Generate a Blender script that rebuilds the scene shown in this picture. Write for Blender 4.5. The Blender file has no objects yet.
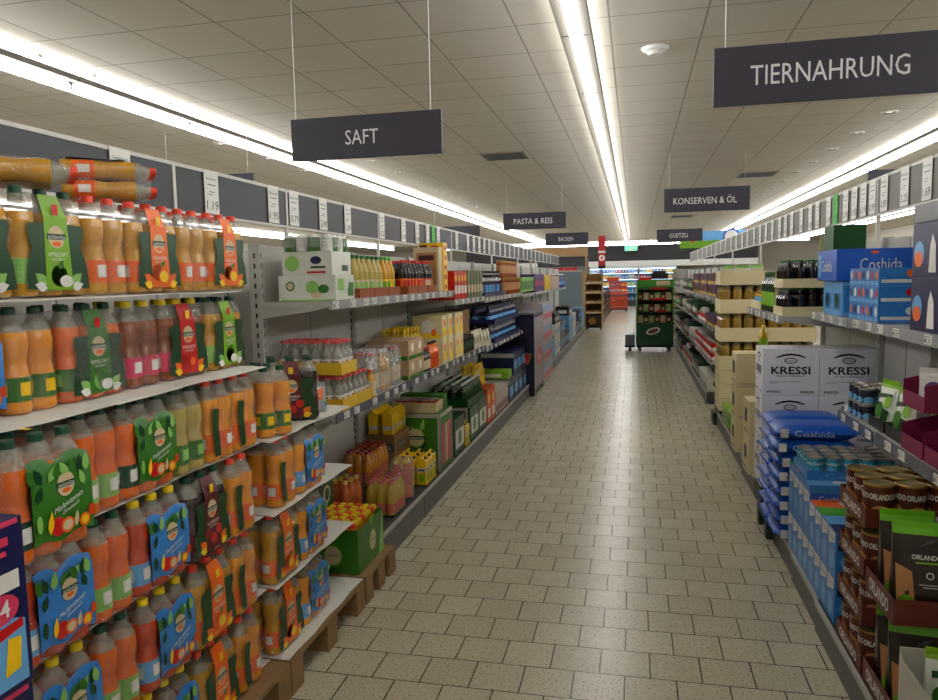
import bpy, bmesh, math, random
from mathutils import Matrix, Vector
random.seed(11)
PI = math.pi
SC = bpy.context.scene
COL = SC.collection

# ------------------------------------------------------------------ materials
def lin(c):
    c = c / 255.0
    return c / 12.92 if c <= 0.04045 else ((c + 0.055) / 1.055) ** 2.4
MATS = {}
def M(name, rgb=None, rough=0.5, metal=0.0, var=0.06, scale=30.0, bump=0.0, coat=0.0, alpha=None, emit=None, es=0.0, spec=0.5, trans=0.0):
    if name in MATS: return MATS[name]
    m = bpy.data.materials.new(name); m.use_nodes = True
    nt = m.node_tree; b = nt.nodes['Principled BSDF']
    g = 1.0 if emit else 1.18
    col = (lin(rgb[0]) ** g, lin(rgb[1]) ** g, lin(rgb[2]) ** g, 1)
    b.inputs['Roughness'].default_value = rough
    b.inputs['Metallic'].default_value = metal
    b.inputs['Coat Weight'].default_value = coat
    b.inputs['Coat Roughness'].default_value = 0.08
    b.inputs['Specular IOR Level'].default_value = spec
    b.inputs['Transmission Weight'].default_value = trans
    if alpha is not None: b.inputs['Alpha'].default_value = alpha
    tc = nt.nodes.new('ShaderNodeTexCoord')
    ns = nt.nodes.new('ShaderNodeTexNoise'); ns.inputs['Scale'].default_value = scale; ns.inputs['Detail'].default_value = 3
    nt.links.new(tc.outputs['Object'], ns.inputs['Vector'])
    if var > 0:
        mx = nt.nodes.new('ShaderNodeMix'); mx.data_type = 'RGBA'
        mx.inputs['A'].default_value = tuple(max(0, c * (1 - var)) for c in col[:3]) + (1,)
        mx.inputs['B'].default_value = tuple(min(1, c * (1 + var)) for c in col[:3]) + (1,)
        nt.links.new(ns.outputs['Fac'], mx.inputs['Factor'])
        nt.links.new(mx.outputs['Result'], b.inputs['Base Color'])
    else:
        b.inputs['Base Color'].default_value = col
    if bump > 0:
        bp = nt.nodes.new('ShaderNodeBump'); bp.inputs['Strength'].default_value = bump; bp.inputs['Distance'].default_value = 0.01
        nt.links.new(ns.outputs['Fac'], bp.inputs['Height']); nt.links.new(bp.outputs['Normal'], b.inputs['Normal'])
    if emit:
        b.inputs['Emission Color'].default_value = (lin(emit[0]), lin(emit[1]), lin(emit[2]), 1)
        b.inputs['Emission Strength'].default_value = es
    MATS[name] = m
    return m
def film_mat(name, tint, haze, glo, scale):
    m = bpy.data.materials.new(name); m.use_nodes = True; nt = m.node_tree; nt.nodes.clear(); N = nt.nodes.new; L = nt.links.new
    out = N('ShaderNodeOutputMaterial'); tr = N('ShaderNodeBsdfTransparent'); gl = N('ShaderNodeBsdfGlossy'); df = N('ShaderNodeBsdfDiffuse')
    gl.inputs['Roughness'].default_value = 0.09; gl.inputs['Color'].default_value = (1, 1, 1, 1)
    df.inputs['Color'].default_value = tint
    lw = N('ShaderNodeLayerWeight'); lw.inputs['Blend'].default_value = 0.35
    mr = N('ShaderNodeMapRange'); mr.inputs['To Min'].default_value = glo; mr.inputs['To Max'].default_value = 0.32
    L(lw.outputs['Fresnel'], mr.inputs['Value'])
    tc = N('ShaderNodeTexCoord'); ns = N('ShaderNodeTexNoise'); ns.inputs['Scale'].default_value = scale; ns.inputs['Distortion'].default_value = 1.5; ns.inputs['Detail'].default_value = 3
    L(tc.outputs['Object'], ns.inputs['Vector'])
    bp = N('ShaderNodeBump'); bp.inputs['Strength'].default_value = 0.9; bp.inputs['Distance'].default_value = 0.02; L(ns.outputs['Fac'], bp.inputs['Height'])
    for x in (gl, df, lw): L(bp.outputs['Normal'], x.inputs['Normal'])
    m1 = N('ShaderNodeMixShader'); m1.inputs[0].default_value = haze; L(tr.outputs[0], m1.inputs[1]); L(df.outputs[0], m1.inputs[2])
    m2 = N('ShaderNodeMixShader'); L(mr.outputs['Result'], m2.inputs[0]); L(m1.outputs[0], m2.inputs[1]); L(gl.outputs[0], m2.inputs[2])
    L(m2.outputs[0], out.inputs['Surface'])
    MATS[name] = m; return m
FILM = film_mat('shrink film', (0.75, 0.76, 0.75, 1), 0.025, 0.045, 28)
FILMH = film_mat('hazy film', (0.75, 0.76, 0.74, 1), 0.20, 0.08, 22)

white = M('white paper', (228, 227, 222), 0.5)
offw = M('card sheet white', (222, 220, 212), 0.55, bump=0.1, scale=8)
black = M('black print', (16, 16, 18), 0.5)
ink = M('dark ink', (50, 50, 58), 0.5)
signm = M('sign charcoal violet', (63, 60, 74), 0.45, var=0.03, scale=4)
signw = M('sign lettering', (222, 222, 224), 0.5)
steel = M('shelf grey paint', (184, 184, 178), 0.4, var=0.03, scale=6)
steeld = M('shelf dark grey paint', (84, 86, 88), 0.4, var=0.05, scale=10)
kerbm = M('kick plate grey', (92, 93, 92), 0.42, var=0.06, scale=7)
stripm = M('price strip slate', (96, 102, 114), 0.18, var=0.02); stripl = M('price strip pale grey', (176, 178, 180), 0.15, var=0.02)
blackm = M('black plastic', (26, 27, 29), 0.4)
wood = M('raw pallet wood', (150, 122, 84), 0.75, var=0.22, scale=14, bump=0.3)
woodl = M('light wood board', (178, 150, 112), 0.6, var=0.1, scale=10)
kraft = M('kraft cardboard', (152, 118, 76), 0.75, var=0.07)
kraftd = M('kraft cardboard dark', (112, 84, 52), 0.75, var=0.07)
cream = M('cream card tray', (224, 212, 174), 0.6, var=0.03)
creamd = M('cream card dark line', (168, 156, 124), 0.6, var=0.03)  # darker cream for the thin lines across the cream cartons and cases
dgreen = M('deep green print', (20, 78, 36), 0.35, var=.25, scale=45)
green = M('leaf green print', (64, 128, 36), 0.35, var=.3, scale=45)
lime = M('lime green print', (134, 184, 30), 0.35)
lgreen = M('pale green print', (150, 200, 110), 0.4)
orange = M('orange print', (238, 120, 20), 0.35)
dorange = M('deep orange print', (214, 84, 24), 0.35)
red = M('red print', (206, 26, 28), 0.35)
dred = M('dark red print', (104, 16, 26), 0.35)
pink = M('pink print', (222, 70, 110), 0.4)
magenta = M('magenta card', (134, 26, 78), 0.45)
yellow = M('yellow print', (244, 206, 20), 0.35)
yelcard = M('yellow card tray', (216, 182, 44), 0.5)
blue = M('sky blue print', (66, 140, 208), 0.35, var=.2, scale=45)
lblue = M('light blue print', (116, 178, 226), 0.35)
mblue = M('mid blue card', (28, 104, 200), 0.4)
navy = M('navy print', (30, 34, 92), 0.35)
dnavy = M('dark navy card', (26, 24, 58), 0.4)
purple = M('purple print', (88, 54, 126), 0.35)
brown = M('brown card', (92, 44, 28), 0.45)
dbrown = M('dark brown print', (52, 28, 20), 0.4)
tan = M('tan print', (190, 140, 92), 0.45)
beige = M('beige print', (214, 196, 160), 0.5)
teal = M('teal cap plastic', (24, 84, 60), 0.35)
aqua = M('aqua print', (56, 166, 196), 0.35)
silver = M('can metal', (176, 172, 164), 0.28, metal=0.9, var=0.03)
gold = M('gold lid metal', (170, 136, 70), 0.35, metal=0.7)
orcap = M('coral cap plastic', (236, 84, 56), 0.35)
yecap = M('yellow cap plastic', (240, 210, 24), 0.35)
recap = M('red cap plastic', (196, 28, 40), 0.35)
pkcap = M('pink cap plastic', (222, 96, 96), 0.35)
grcap = M('green cap plastic', (30, 110, 46), 0.35)
lgcap = M('light green cap plastic', (90, 180, 60), 0.35)
whcap = M('white cap plastic', (226, 226, 222), 0.35)
blcap = M('black cap plastic', (22, 22, 24), 0.35)
pet = M('clear bottle plastic', (196, 196, 178), 0.12, alpha=0.42, var=0.0)
def juice(name, rgb): return M(name, rgb, 0.16, var=0.12, scale=20, coat=0.25)
j_amber = juice('amber juice', (208, 160, 38)); j_orange = juice('orange juice', (236, 164, 26)); j_carrot = juice('carrot juice', (232, 122, 26))
j_red = juice('red grapefruit juice', (208, 84, 36)); j_pale = juice('pale apple juice', (190, 172, 96)); j_dark = juice('dark cherry juice', (60, 16, 22))
j_brown = juice('brown juice', (150, 82, 28)); j_yel = juice('yellow oil', (208, 180, 54)); j_black = juice('dark cola', (28, 18, 18)); j_pink = juice('pink juice', (226, 130, 90))
j_green = juice('green glass', (22, 66, 32)); j_clear = M('clear glass', (186, 186, 176), 0.08, alpha=0.5, var=0, coat=0.5)
pickle = M('pickles in brine', (164, 134, 56), 0.2, var=0.45, scale=60, coat=0.5)
lampw = M('fluorescent tube glass', (255, 255, 255), 0.5, var=0, emit=(251, 250, 249), es=27.0)

# ------------------------------------------------------------------ mesh builder
TXT = {}
def text_geo(s):
    if s in TXT: return TXT[s]
    c = bpy.data.curves.new('lettering', 'FONT'); c.body = s.strip('*'); c.offset = .022 if s[0] == '*' else 0; c.resolution_u = 2
    o = bpy.data.objects.new('lettering', c)
    me = bpy.data.meshes.new_from_object(o)
    vs = [tuple(v.co)[:2] for v in me.vertices]; fs = [tuple(p.vertices) for p in me.polygons]
    bpy.data.objects.remove(o); bpy.data.curves.remove(c); bpy.data.meshes.remove(me)
    x0 = min(v[0] for v in vs); x1 = max(v[0] for v in vs); y0 = min(v[1] for v in vs); y1 = max(v[1] for v in vs)
    vs = [((x - x0) / (x1 - x0) - 0.5, (y - y0) / (y1 - y0) - 0.5) for x, y in vs]
    TXT[s] = (vs, fs); return TXT[s]

class MB:
    def __init__(s): s.v = []; s.f = []; s.mi = []; s.sm = []; s.mats = []
    def m(s, mat):
        if mat not in s.mats: s.mats.append(mat)
        return s.mats.index(mat)
    def add(s, vs, fs, mat, smooth=False):
        o = len(s.v); s.v += [tuple(p) for p in vs]
        i = s.m(mat)
        for f in fs: s.f.append([o + k for k in f]); s.mi.append(i); s.sm.append(smooth)
        return s
    def box(s, x0, x1, y0, y1, z0, z1, mat):
        vs = [(x, y, z) for x in (x0, x1) for y in (y0, y1) for z in (z0, z1)]
        return s.add(vs, [(0, 1, 3, 2), (4, 6, 7, 5), (0, 4, 5, 1), (2, 3, 7, 6), (0, 2, 6, 4), (1, 5, 7, 3)], mat)
    def lathe(s, prof, mats, n=14, c=(0, 0, 0), smooth=True, sx=1.0, sy=1.0):
        # prof: list of (r,z); mats: single or per-segment
        o = []
        for r, z in prof:
            o.append([(c[0] + sx * r * math.cos(2 * PI * k / n), c[1] + sy * r * math.sin(2 * PI * k / n), c[2] + z) for k in range(n)])
        for i in range(len(prof) - 1):
            mt = mats[i] if isinstance(mats, (list, tuple)) else mats
            a, b = prof[i][0], prof[i + 1][0]
            if a < 1e-6 and b < 1e-6: continue
            if a < 1e-6: s.add([(c[0], c[1], c[2] + prof[i][1])] + o[i + 1], [(0, 1 + (k + 1) % n, 1 + k) for k in range(n)], mt, False)
            elif b < 1e-6: s.add(o[i] + [(c[0], c[1], c[2] + prof[i + 1][1])], [(k, (k + 1) % n, n) for k in range(n)], mt, False)
            else: s.add(o[i] + o[i + 1], [(k, (k + 1) % n, n + (k + 1) % n, n + k) for k in range(n)], mt, smooth)
        return s
    def cyl(s, p0, p1, r, mat, n=10):
        p0 = Vector(p0); p1 = Vector(p1); d = (p1 - p0).normalized()
        a = Vector((0, 0, 1)) if abs(d.z) < 0.9 else Vector((1, 0, 0)); u = d.cross(a).normalized(); w = d.cross(u)
        R0 = [p0 + r * (math.cos(2 * PI * k / n) * u + math.sin(2 * PI * k / n) * w) for k in range(n)]
        R1 = [q + (p1 - p0) for q in R0]
        s.add(R0 + R1, [(k, n + k, n + (k + 1) % n, (k + 1) % n) for k in range(n)], mat, True)
        s.add(R0, [tuple(range(n))], mat); s.add(R1, [tuple(reversed(range(n)))], mat)
        return s
    def ell(s, fr, u, v, ru, rv, mat, off=0.001, n=16, rot=0):
        c, q = math.cos(rot), math.sin(rot); vs = []
        for k in range(n):
            a = ru * math.cos(2 * PI * k / n); b = rv * math.sin(2 * PI * k / n)
            vs.append(fr(u + a * c - b * q, v + a * q + b * c, off))
        return s.add(vs, [tuple(range(n))], mat)
    def rect(s, fr, u0, v0, u1, v1, mat, off=0.001):
        return s.add([fr(u0, v0, off), fr(u1, v0, off), fr(u1, v1, off), fr(u0, v1, off)], [(0, 1, 2, 3)], mat)
    def pol(s, fr, pts, mat, off=0.001):
        return s.add([fr(u, v, off) for u, v in pts], [tuple(range(len(pts)))], mat)
    def txt(s, fr, body, u, v, w, h, mat, off=0.0015, slant=0.0, rise=0.0):
        vs, fs = text_geo(body)
        return s.add([fr(u + x * w + slant * y * h, v + y * h + rise * x * w, off) for x, y in vs], fs, mat)
    def leaf(s, fr, u, v, l, wd, ang, mat, off=0.001):
        pts = []
        for t, q in ((0, 0), (.3, .5), (.6, .45), (1, 0), (.6, -.45), (.3, -.5)):
            x, y = t * l, q * wd
            pts.append((u + x * math.cos(ang) - y * math.sin(ang), v + x * math.sin(ang) + y * math.cos(ang)))
        return s.pol(fr, pts, mat, off)
    def mesh(s, name, bevel=0.0):
        me = bpy.data.meshes.new(name)
        me.from_pydata(s.v, [], s.f)
        for m in s.mats: me.materials.append(m)
        me.polygons.foreach_set('material_index', s.mi); me.polygons.foreach_set('use_smooth', s.sm)
        if bevel > 0:
            bm = bmesh.new(); bm.from_mesh(me); bmesh.ops.remove_doubles(bm, verts=bm.verts, dist=1e-5)
            es = [e for e in bm.edges if len(e.link_faces) == 2 and e.calc_face_angle(0) > 0.9]
            bmesh.ops.bevel(bm, geom=es, offset=bevel, segments=2, affect='EDGES', profile=0.5); bm.to_mesh(me); bm.free()
        me.update(); return me
def frames(w, d, h):
    return dict(f=lambda u, v, o: (u, -d / 2 - o, v), b=lambda u, v, o: (-u, d / 2 + o, v), l=lambda u, v, o: (-w / 2 - o, -u, v),
                r=lambda u, v, o: (w / 2 + o, u, v), t=lambda u, v, o: (u, v, h + o))

# ------------------------------------------------------------------ things and parts
class S:     # a kind of thing: its root mesh (or None) and its parts
    def __init__(s, name, mesh=None, kids=(), w=0, d=0, h=0, loc=(0, 0, 0), rot=(0, 0, 0), label=None, kind=None):
        s.name = name; s.mesh = mesh; s.kids = list(kids); s.w = w; s.d = d; s.h = h; s.loc = loc; s.rot = rot; s.label = label; s.kind = kind
def inst(sp, parent=None):
    o = bpy.data.objects.new(sp.name, sp.mesh); COL.objects.link(o)
    o.location = sp.loc; o.rotation_euler = sp.rot
    if parent: o.parent = parent
    if sp.label: o['label'] = sp.label
    if sp.kind: o['kind'] = sp.kind
    for k in sp.kids: inst(k, o)
    return o
def T(sp, label, cat, loc, rz=0.0, group=None, rot=None, kind=None):
    o = inst(sp); o.location = loc; o.rotation_euler = rot if rot else (0, 0, rz)
    o['label'] = label; o['category'] = cat
    if group: o['group'] = group
    if kind: o['kind'] = kind
    return o
def ST(name, mb, bevel=0): 
    o = bpy.data.objects.new(name, mb.mesh(name, bevel)); COL.objects.link(o); o['kind'] = 'structure'; return o
HP = PI / 2
def atL(sp, label, cat, Y, X, z, group=None, tilt=0.0): return T(sp, label, cat, (X - sp.d / 2, Y, z), HP + tilt, group)
def atR(sp, label, cat, Y, X, z, group=None, tilt=0.0): return T(sp, label, cat, (X + sp.d / 2, Y, z), -HP + tilt, group)
def fill(side, sp, label, cat, group, Y0, Y1, X, z, rows=1, gap=0.004, jit=0.0, stack=1, rise=None):
    n = max(1, int((Y1 - Y0 + 1e-6) / (sp.w + gap))); p = (Y1 - Y0) / n
    for st in range(stack):
        for r in range(rows):
            for k in range(n):
                Y = Y0 + p * (k + 0.5); t = random.uniform(-jit, jit)
                dx = r * (sp.d + gap)
                if side == 'L': atL(sp, label, cat, Y, X - dx, z + st * (rise or sp.h + 0.001), group, t)
                else: atR(sp, label, cat, Y, X + dx, z + st * (rise or sp.h + 0.001), group, t)
def cells(sp, label, cat, group, x0, x1, y0, y1, z, rz=0.0, gap=0.003, jit=0.0):
    nx = max(1, int((x1 - x0 + 1e-6) / (sp.w + gap))); ny = max(1, int((y1 - y0 + 1e-6) / (sp.d + gap)))
    for i in range(nx):
        for j in range(ny):
            T(sp, label, cat, (x0 + (x1 - x0) * (i + .5) / nx, y0 + (y1 - y0) * (j + .5) / ny, z), rz + random.uniform(-jit, jit), group)
ORD = 'first second third fourth fifth sixth seventh eighth ninth tenth eleventh twelfth thirteenth fourteenth fifteenth sixteenth seventeenth eighteenth nineteenth twentieth'.split()
# ------------------------------------------------------------------ kinds of product
def cap_spec(r, h, z, mat, c=(0, 0)):
    b = MB(); b.lathe([(0, 0), (r, 0), (r, h * .8), (r * .88, h), (0, h)], mat, 12)
    return S('cap', b.mesh('cap'), loc=(c[0], c[1], z))
CACHE = {}
def juice_bottle_mesh(liq, band, patch, R=0.0378, H=0.27, n=16, hi=True):
    k = ('jb', liq.name, band.name, patch.name if patch else '', R, H)
    if k in CACHE: return CACHE[k]
    q = H / 0.27; b = MB()
    prof = [(0, .0), (.86, .0), (1, .010), (1, .030), (1.0, .031), (1.0, .094), (.97, .096), (.84, .125), (.84, .135), (.98, .165), (1, .185), (.94, .207), (.66, .228), (.42, .240), (.40, .252), (0, .252)]
    mats = [liq] * 4 + [band] + [liq] * 6 + [pet] * 4
    mats = mats[:len(prof) - 1]
    b.lathe([(r * R, z * q) for r, z in prof], mats, n)
    if patch:     # white print on the label band, on all four sides
        for a in range(4):
            vs = []; aa = a * HP - HP
            for t in (-.42, -.14, .14, .42): vs.append(((R + .0006) * math.cos(aa + t), (R + .0006) * math.sin(aa + t)))
            v3 = [(x, y, .046 * q) for x, y in vs] + [(x, y, .080 * q) for x, y in vs]
            b.add(v3, [(0, 1, 5, 4), (1, 2, 6, 5), (2, 3, 7, 6)], patch, True)
    CACHE[k] = b.mesh('bottle'); return CACHE[k]
def emblem(b, fr, u, v, s, dark=False, slant=0):
    b.ell(fr, u, v, s, s * 1.08, lime if dark else beige, .0008); b.ell(fr, u, v, s * .86, s * .94, beige, .0012)
    b.rect(fr, u - s * 1.02, v - s * .22, u + s * 1.02, v + s * .26, dgreen, .0016)
    b.txt(fr, 'solevita', u, v + s * .02, s * 1.8, s * .40, white, .0024)
    b.ell(fr, u, v - s * .55, s * .5, s * .2, orange, .0016)
def fruit(b, fr, u, v, r, kind):
    if kind == 'apple':
        b.ell(fr, u, v, r, r, lgreen, .0010); b.ell(fr, u + r * .8, v - r * .5, r * .8, r * .55, white, .0014); b.leaf(fr, u, v + r * .6, r, r * .6, 1.0, green, .0018)
    elif kind == 'orange':
        b.ell(fr, u - r * .6, v + r * .3, r, r * .9, dorange, .0010); b.ell(fr, u + r * .5, v - r * .1, r, r * .9, orange, .0013); b.ell(fr, u + r * .5, v - r * .1, r * .75, r * .66, yellow, .0016); b.leaf(fr, u, v + r, r, r * .6, .6, green, .0019)
    elif kind == 'cherry':
        for q in (-1, 0, 1): b.ell(fr, u + q * r * 1.1, v + (q % 2) * r * .8, r * .6, r * .6, red, .0010 + .0003 * (q + 1))
    elif kind == 'peach':
        b.ell(fr, u - r * .7, v, r, r, dorange, .0010); b.ell(fr, u + r * .6, v + r * .1, r * .9, r * .9, red, .0013); b.ell(fr, u + r * .6, v + r * .1, r * .5, r * .5, orange, .0016)
    else:
        b.ell(fr, u, v, r, r * 1.1, red, .0010); b.ell(fr, u + r * 1.4, v - r * .2, r, r * .9, orange, .0013); b.ell(fr, u + r * 1.4, v - r * .2, r * .7, r * .6, beige, .0016)
        b.leaf(fr, u - r * 1.2, v - r * .6, r * 2.6, r * .8, 1.4, yellow, .0019); b.leaf(fr, u + r * 2.6, v - r * .8, r * 1.9, r * .7, 1.4, beige, .0019)
def hull(pts, name):
    bm = bmesh.new(); vv = [bm.verts.new(p) for p in pts]
    r = bmesh.ops.convex_hull(bm, input=vv)
    bmesh.ops.delete(bm, geom=[v for v in bm.verts if not v.link_faces], context='VERTS')
    me = bpy.data.meshes.new(name); bm.to_mesh(me); bm.free()
    for p in me.polygons: p.use_smooth = False
    return me
def film_hull(w2, d2, H, loose=0.0, name='shrink_film'):
    # wraps the pack: follows the shoulders of the outer bottles; folded band under and over
    pts = []
    for sx in (-1, 1):
        for sy in (-1, 1):
            cx, cy = sx * (w2 - .0389), sy * (d2 - .0389)
            for r, z in ((.037, .004), (.0398, .012), (.0398, H * .72), (.034, H * .80), (.020, H * .94)):
                for k in range(8):
                    a = 2 * PI * k / 8 + .39
                    pts.append((cx + (r + loose * random.random()) * math.cos(a), cy + (r + loose * random.random()) * math.sin(a), z))
    me = hull(pts, name)
    bm = bmesh.new(); bm.from_mesh(me)
    bmesh.ops.subdivide_edges(bm, edges=bm.edges[:], cuts=1, use_grid_fill=True)
    for v in bm.verts:
        if v.co.z > .02: v.co += Vector((random.uniform(-1, 1) * .0008, random.uniform(-1, 1) * .0008, random.uniform(-1, 1) * .001))
    bm.to_mesh(me); bm.free(); me.materials.append(FILM)
    return me
P75 = 0.0778
def pack_label(style, nx, liq, kind, base, side='f'):
    """printed wrap on the front of a pack; styles: strip (narrow sleeve with dark shields), wide (big picture), end (dark strip only)"""
    w2 = nx * P75 / 2; b = MB()
    fr = lambda u, v, o: (u, -P75 - .0028 - o, v)
    if style == 'strip':
        for sg in (-1, 1):
            b.pol(fr, [(sg * .038, .016), (sg * .104, .020), (sg * .098, .080), (sg * .082, .125), (sg * .094, .165), (sg * .090, .182), (sg * .038, .184)][::sg], dgreen, .0)
            b.leaf(fr, sg * .042, .03, .045, .028, HP - sg * .9, lgreen if kind == 'apple' else orange, .0006)
            b.leaf(fr, sg * .042, .02, .040, .024, HP - sg * 1.3, white if kind == 'apple' else yellow, .0008)
        b.add([fr(-.044, .016, .001), fr(.046, .016, .001), fr(.036, .20, .001), fr(-.040, .20, .001)], [(0, 1, 2, 3)], base)
        b.add([fr(-.040, .20, .001), fr(.036, .20, .001), (.030, -P75 + .016, .256), (-.034, -P75 + .016, .256)], [(0, 1, 2, 3)], base)
        b.rect(fr, -.012, .205, .008, .232, red if kind == 'apple' else yellow, .0018)
        emblem(b, fr, -.002, .150, .031)
        b.txt(fr, {'apple': 'APFELSAFT', 'orange': 'ORANGEN', 'cherry': 'SAUERKIRSCH', 'peach': 'PFIRSICH'}.get(kind, 'SAFT'), 0, .106, .066, .011, white)
        b.txt(fr, '100% DIREKT', 0, .093, .046, .007, white)
        fruit(b, fr, 0, .052, .028, kind)
    elif style == 'wide':
        x0, x1 = -w2 + .050, w2 - .004
        cols = 12; rows = [(.030, .0), (.060, .001), (.185, .001), (.215, -.010)]
        vs = []
        for i in range(cols + 1):
            u = x0 + (x1 - x0) * i / cols
            for z, o in rows:
                zz = z + (.006 * math.sin(i * .9) if z in (.030, .215) else 0)
                vs.append((u, -P75 - .0028 - .0025 * abs(math.cos(PI * u / P75)) + .0015 - o, zz))
        fs = []
        for i in range(cols):
            for j in range(3): fs.append((i * 4 + j, (i + 1) * 4 + j, (i + 1) * 4 + j + 1, i * 4 + j + 1))
        b.add(vs, fs, base, True)
        # wraps round the far end
        b.add([(x1, -P75 - .0028, .035), (w2 + .0035, -P75 + .012, .035), (w2 + .0035, -P75 + .012, .19), (x1, -P75 - .0028, .19)], [(0, 1, 2, 3)], base)
        f2 = lambda u, v, o: (u, -P75 - .0058 - o, v)
        lc = dgreen if base in (blue, lblue) else lgreen
        for i in range(9):
            u = x0 + .01 + (x1 - x0 - .03) * i / 8
            b.leaf(f2, u, .165, .045, .022, random.uniform(.6, 2.4), (green, dgreen, lgreen)[i % 3], .0004 + .0001 * i)
        emblem(b, f2, (x0 + x1) / 2 + .006, .150, .026)
        b.txt(f2, 'Multivitamin' if kind == 'multi' else 'Rote Fruechte', (x0 + x1) / 2 + .010, .108, .085, .014, white, .0026, .3, .28)
        b.txt(f2, 'Direktsaft', (x0 + x1) / 2 + .016, .094, .050, .009, white, .0026, .3, .28)
        fruit(b, f2, (x0 + x1) / 2 - .025, .060, .020, 'multi')
        b.ell(f2, x1 - .035, .052, .017, .016, orange, .0022); b.ell(f2, x1 - .035, .052, .011, .010, yellow, .0025); b.ell(f2, x1 - .012, .070, .010, .014, dorange, .0022); b.ell(f2, x0 + .014, .080, .008, .02, lc, .0022); b.leaf(f2, x1 - .03, .135, .04, .018, 1.9, lc, .0021); b.leaf(f2, x0 + .012, .125, .04, .018, 1.2, dgreen, .0021)
    elif style == 'end':
        b.pol(fr, [(-.060, .020), (-.028, .020), (-.030, .075), (-.036, .120), (-.026, .178), (-.064, .182), (-.070, .130)], dgreen, .0)
    return b.mesh('printed_label')
def six_pack(key, nx, ny, liq, band, patch, capm, style, kind='apple', base=None, loose=0.0, handle=None):
    kids = []; bm = juice_bottle_mesh(liq, band, patch)
    cm = ('cap', capm.name)
    if cm not in CACHE: b = MB(); b.lathe([(0, 0), (.0165, 0), (.0165, .015), (.0145, .0185), (0, .0185)], capm, 12); CACHE[cm] = b.mesh('cap')
    w2, d2 = nx * P75 / 2, ny * P75 / 2
    for i in range(nx):
        for j in range(ny):
            kids.append(S('bottle', bm, [S('cap', CACHE[cm], loc=(0, 0, .2515))], loc=((i - (nx - 1) / 2) * P75, (j - (ny - 1) / 2) * P75, 0.002)))
    kids.append(S('shrink_film', film_hull(w2, d2, .27, loose)))
    if style:
        me = pack_label(style, nx, liq, kind, base)
        if ny != 2:      # the label sits on the front row
            for v in me.vertices: v.co.y -= (ny - 2) * P75 / 2
        kids.append(S('printed_label', me))
    if handle:
        b = MB(); b.rect(lambda u, v, o: (u, -.012 + v, .2745 + .004), -.006, -.014, .012, .016, handle, 0); kids.append(S('carry_tag', b.mesh('carry_tag')))
    return S('juice_six_pack', None, kids, w=nx * P75 + .007, d=ny * P75 + .010, h=.272)
def bottle(name, H, R, liq, lab, capm, profile='round', lz=(.18, .5), patch=None, capr=.38, n=12, neckm=None, patch2=None):
    b = MB(); nm = neckm or liq
    if profile == 'slim': pr = [(0, 0), (.95, 0), (1, .02), (1, lz[0]), (1, lz[1]), (1, .56), (.8, .66), (.42, .78), (.36, .93), (0, .93)]
    elif profile == 'oil': pr = [(0, 0), (.95, 0), (1, .02), (1, lz[0]), (1, lz[1]), (1, .70), (.85, .78), (.45, .86), (.40, .94), (0, .94)]
    elif profile == 'tall': pr = [(0, 0), (.95, 0), (1, .02), (1, lz[0]), (1, lz[1]), (1, .62), (.7, .74), (.34, .84), (.30, .95), (0, .95)]
    else: pr = [(0, 0), (.9, 0), (1, .03), (1, lz[0]), (1, lz[1]), (1, .60), (.82, .72), (.5, .84), (.42, .93), (0, .93)]
    mats = [liq, liq, liq, lab, liq, liq, nm, nm, nm]
    b.lathe([(r * R, z * H) for r, z in pr], mats, n)
    if patch:
        for a in (0, 2, 3, 1):
            aa = a * HP - HP; vs = [((R + .0006) * math.cos(aa + t), (R + .0006) * math.sin(aa + t)) for t in (-.5, -.17, .17, .5)]
            z0, z1 = (lz[0] + .05) * H, (lz[1] - .05) * H
            b.add([(x, y, z0) for x, y in vs] + [(x, y, z1) for x, y in vs], [(0, 1, 5, 4), (1, 2, 6, 5), (2, 3, 7, 6)], patch, True)
    return S(name, b.mesh(name), [cap_spec(R * capr * 1.15, H * .085, H * .915, capm)], w=2 * R, d=2 * R, h=H)
def jar(name, H, R, con, lab, lid, lz=(.25, .7), n=12):
    b = MB(); b.lathe([(0, 0), (.94 * R, 0), (R, .04 * H), (R, lz[0] * H), (R + .0004, lz[0] * H), (R + .0004, lz[1] * H), (R, lz[1] * H), (R, .78 * H), (.84 * R, .86 * H), (.84 * R, .88 * H), (0, .88 * H)], [con, con, con, con, lab, con, con, con, con, con], n)
    l = MB(); l.lathe([(0, 0), (.9 * R, 0), (.9 * R, .11 * H), (.84 * R, .12 * H), (0, .12 * H)], lid, n)
    return S(name, b.mesh(name), [S('lid', l.mesh('lid'), loc=(0, 0, .88 * H))], w=2 * R, d=2 * R, h=H)
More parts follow.
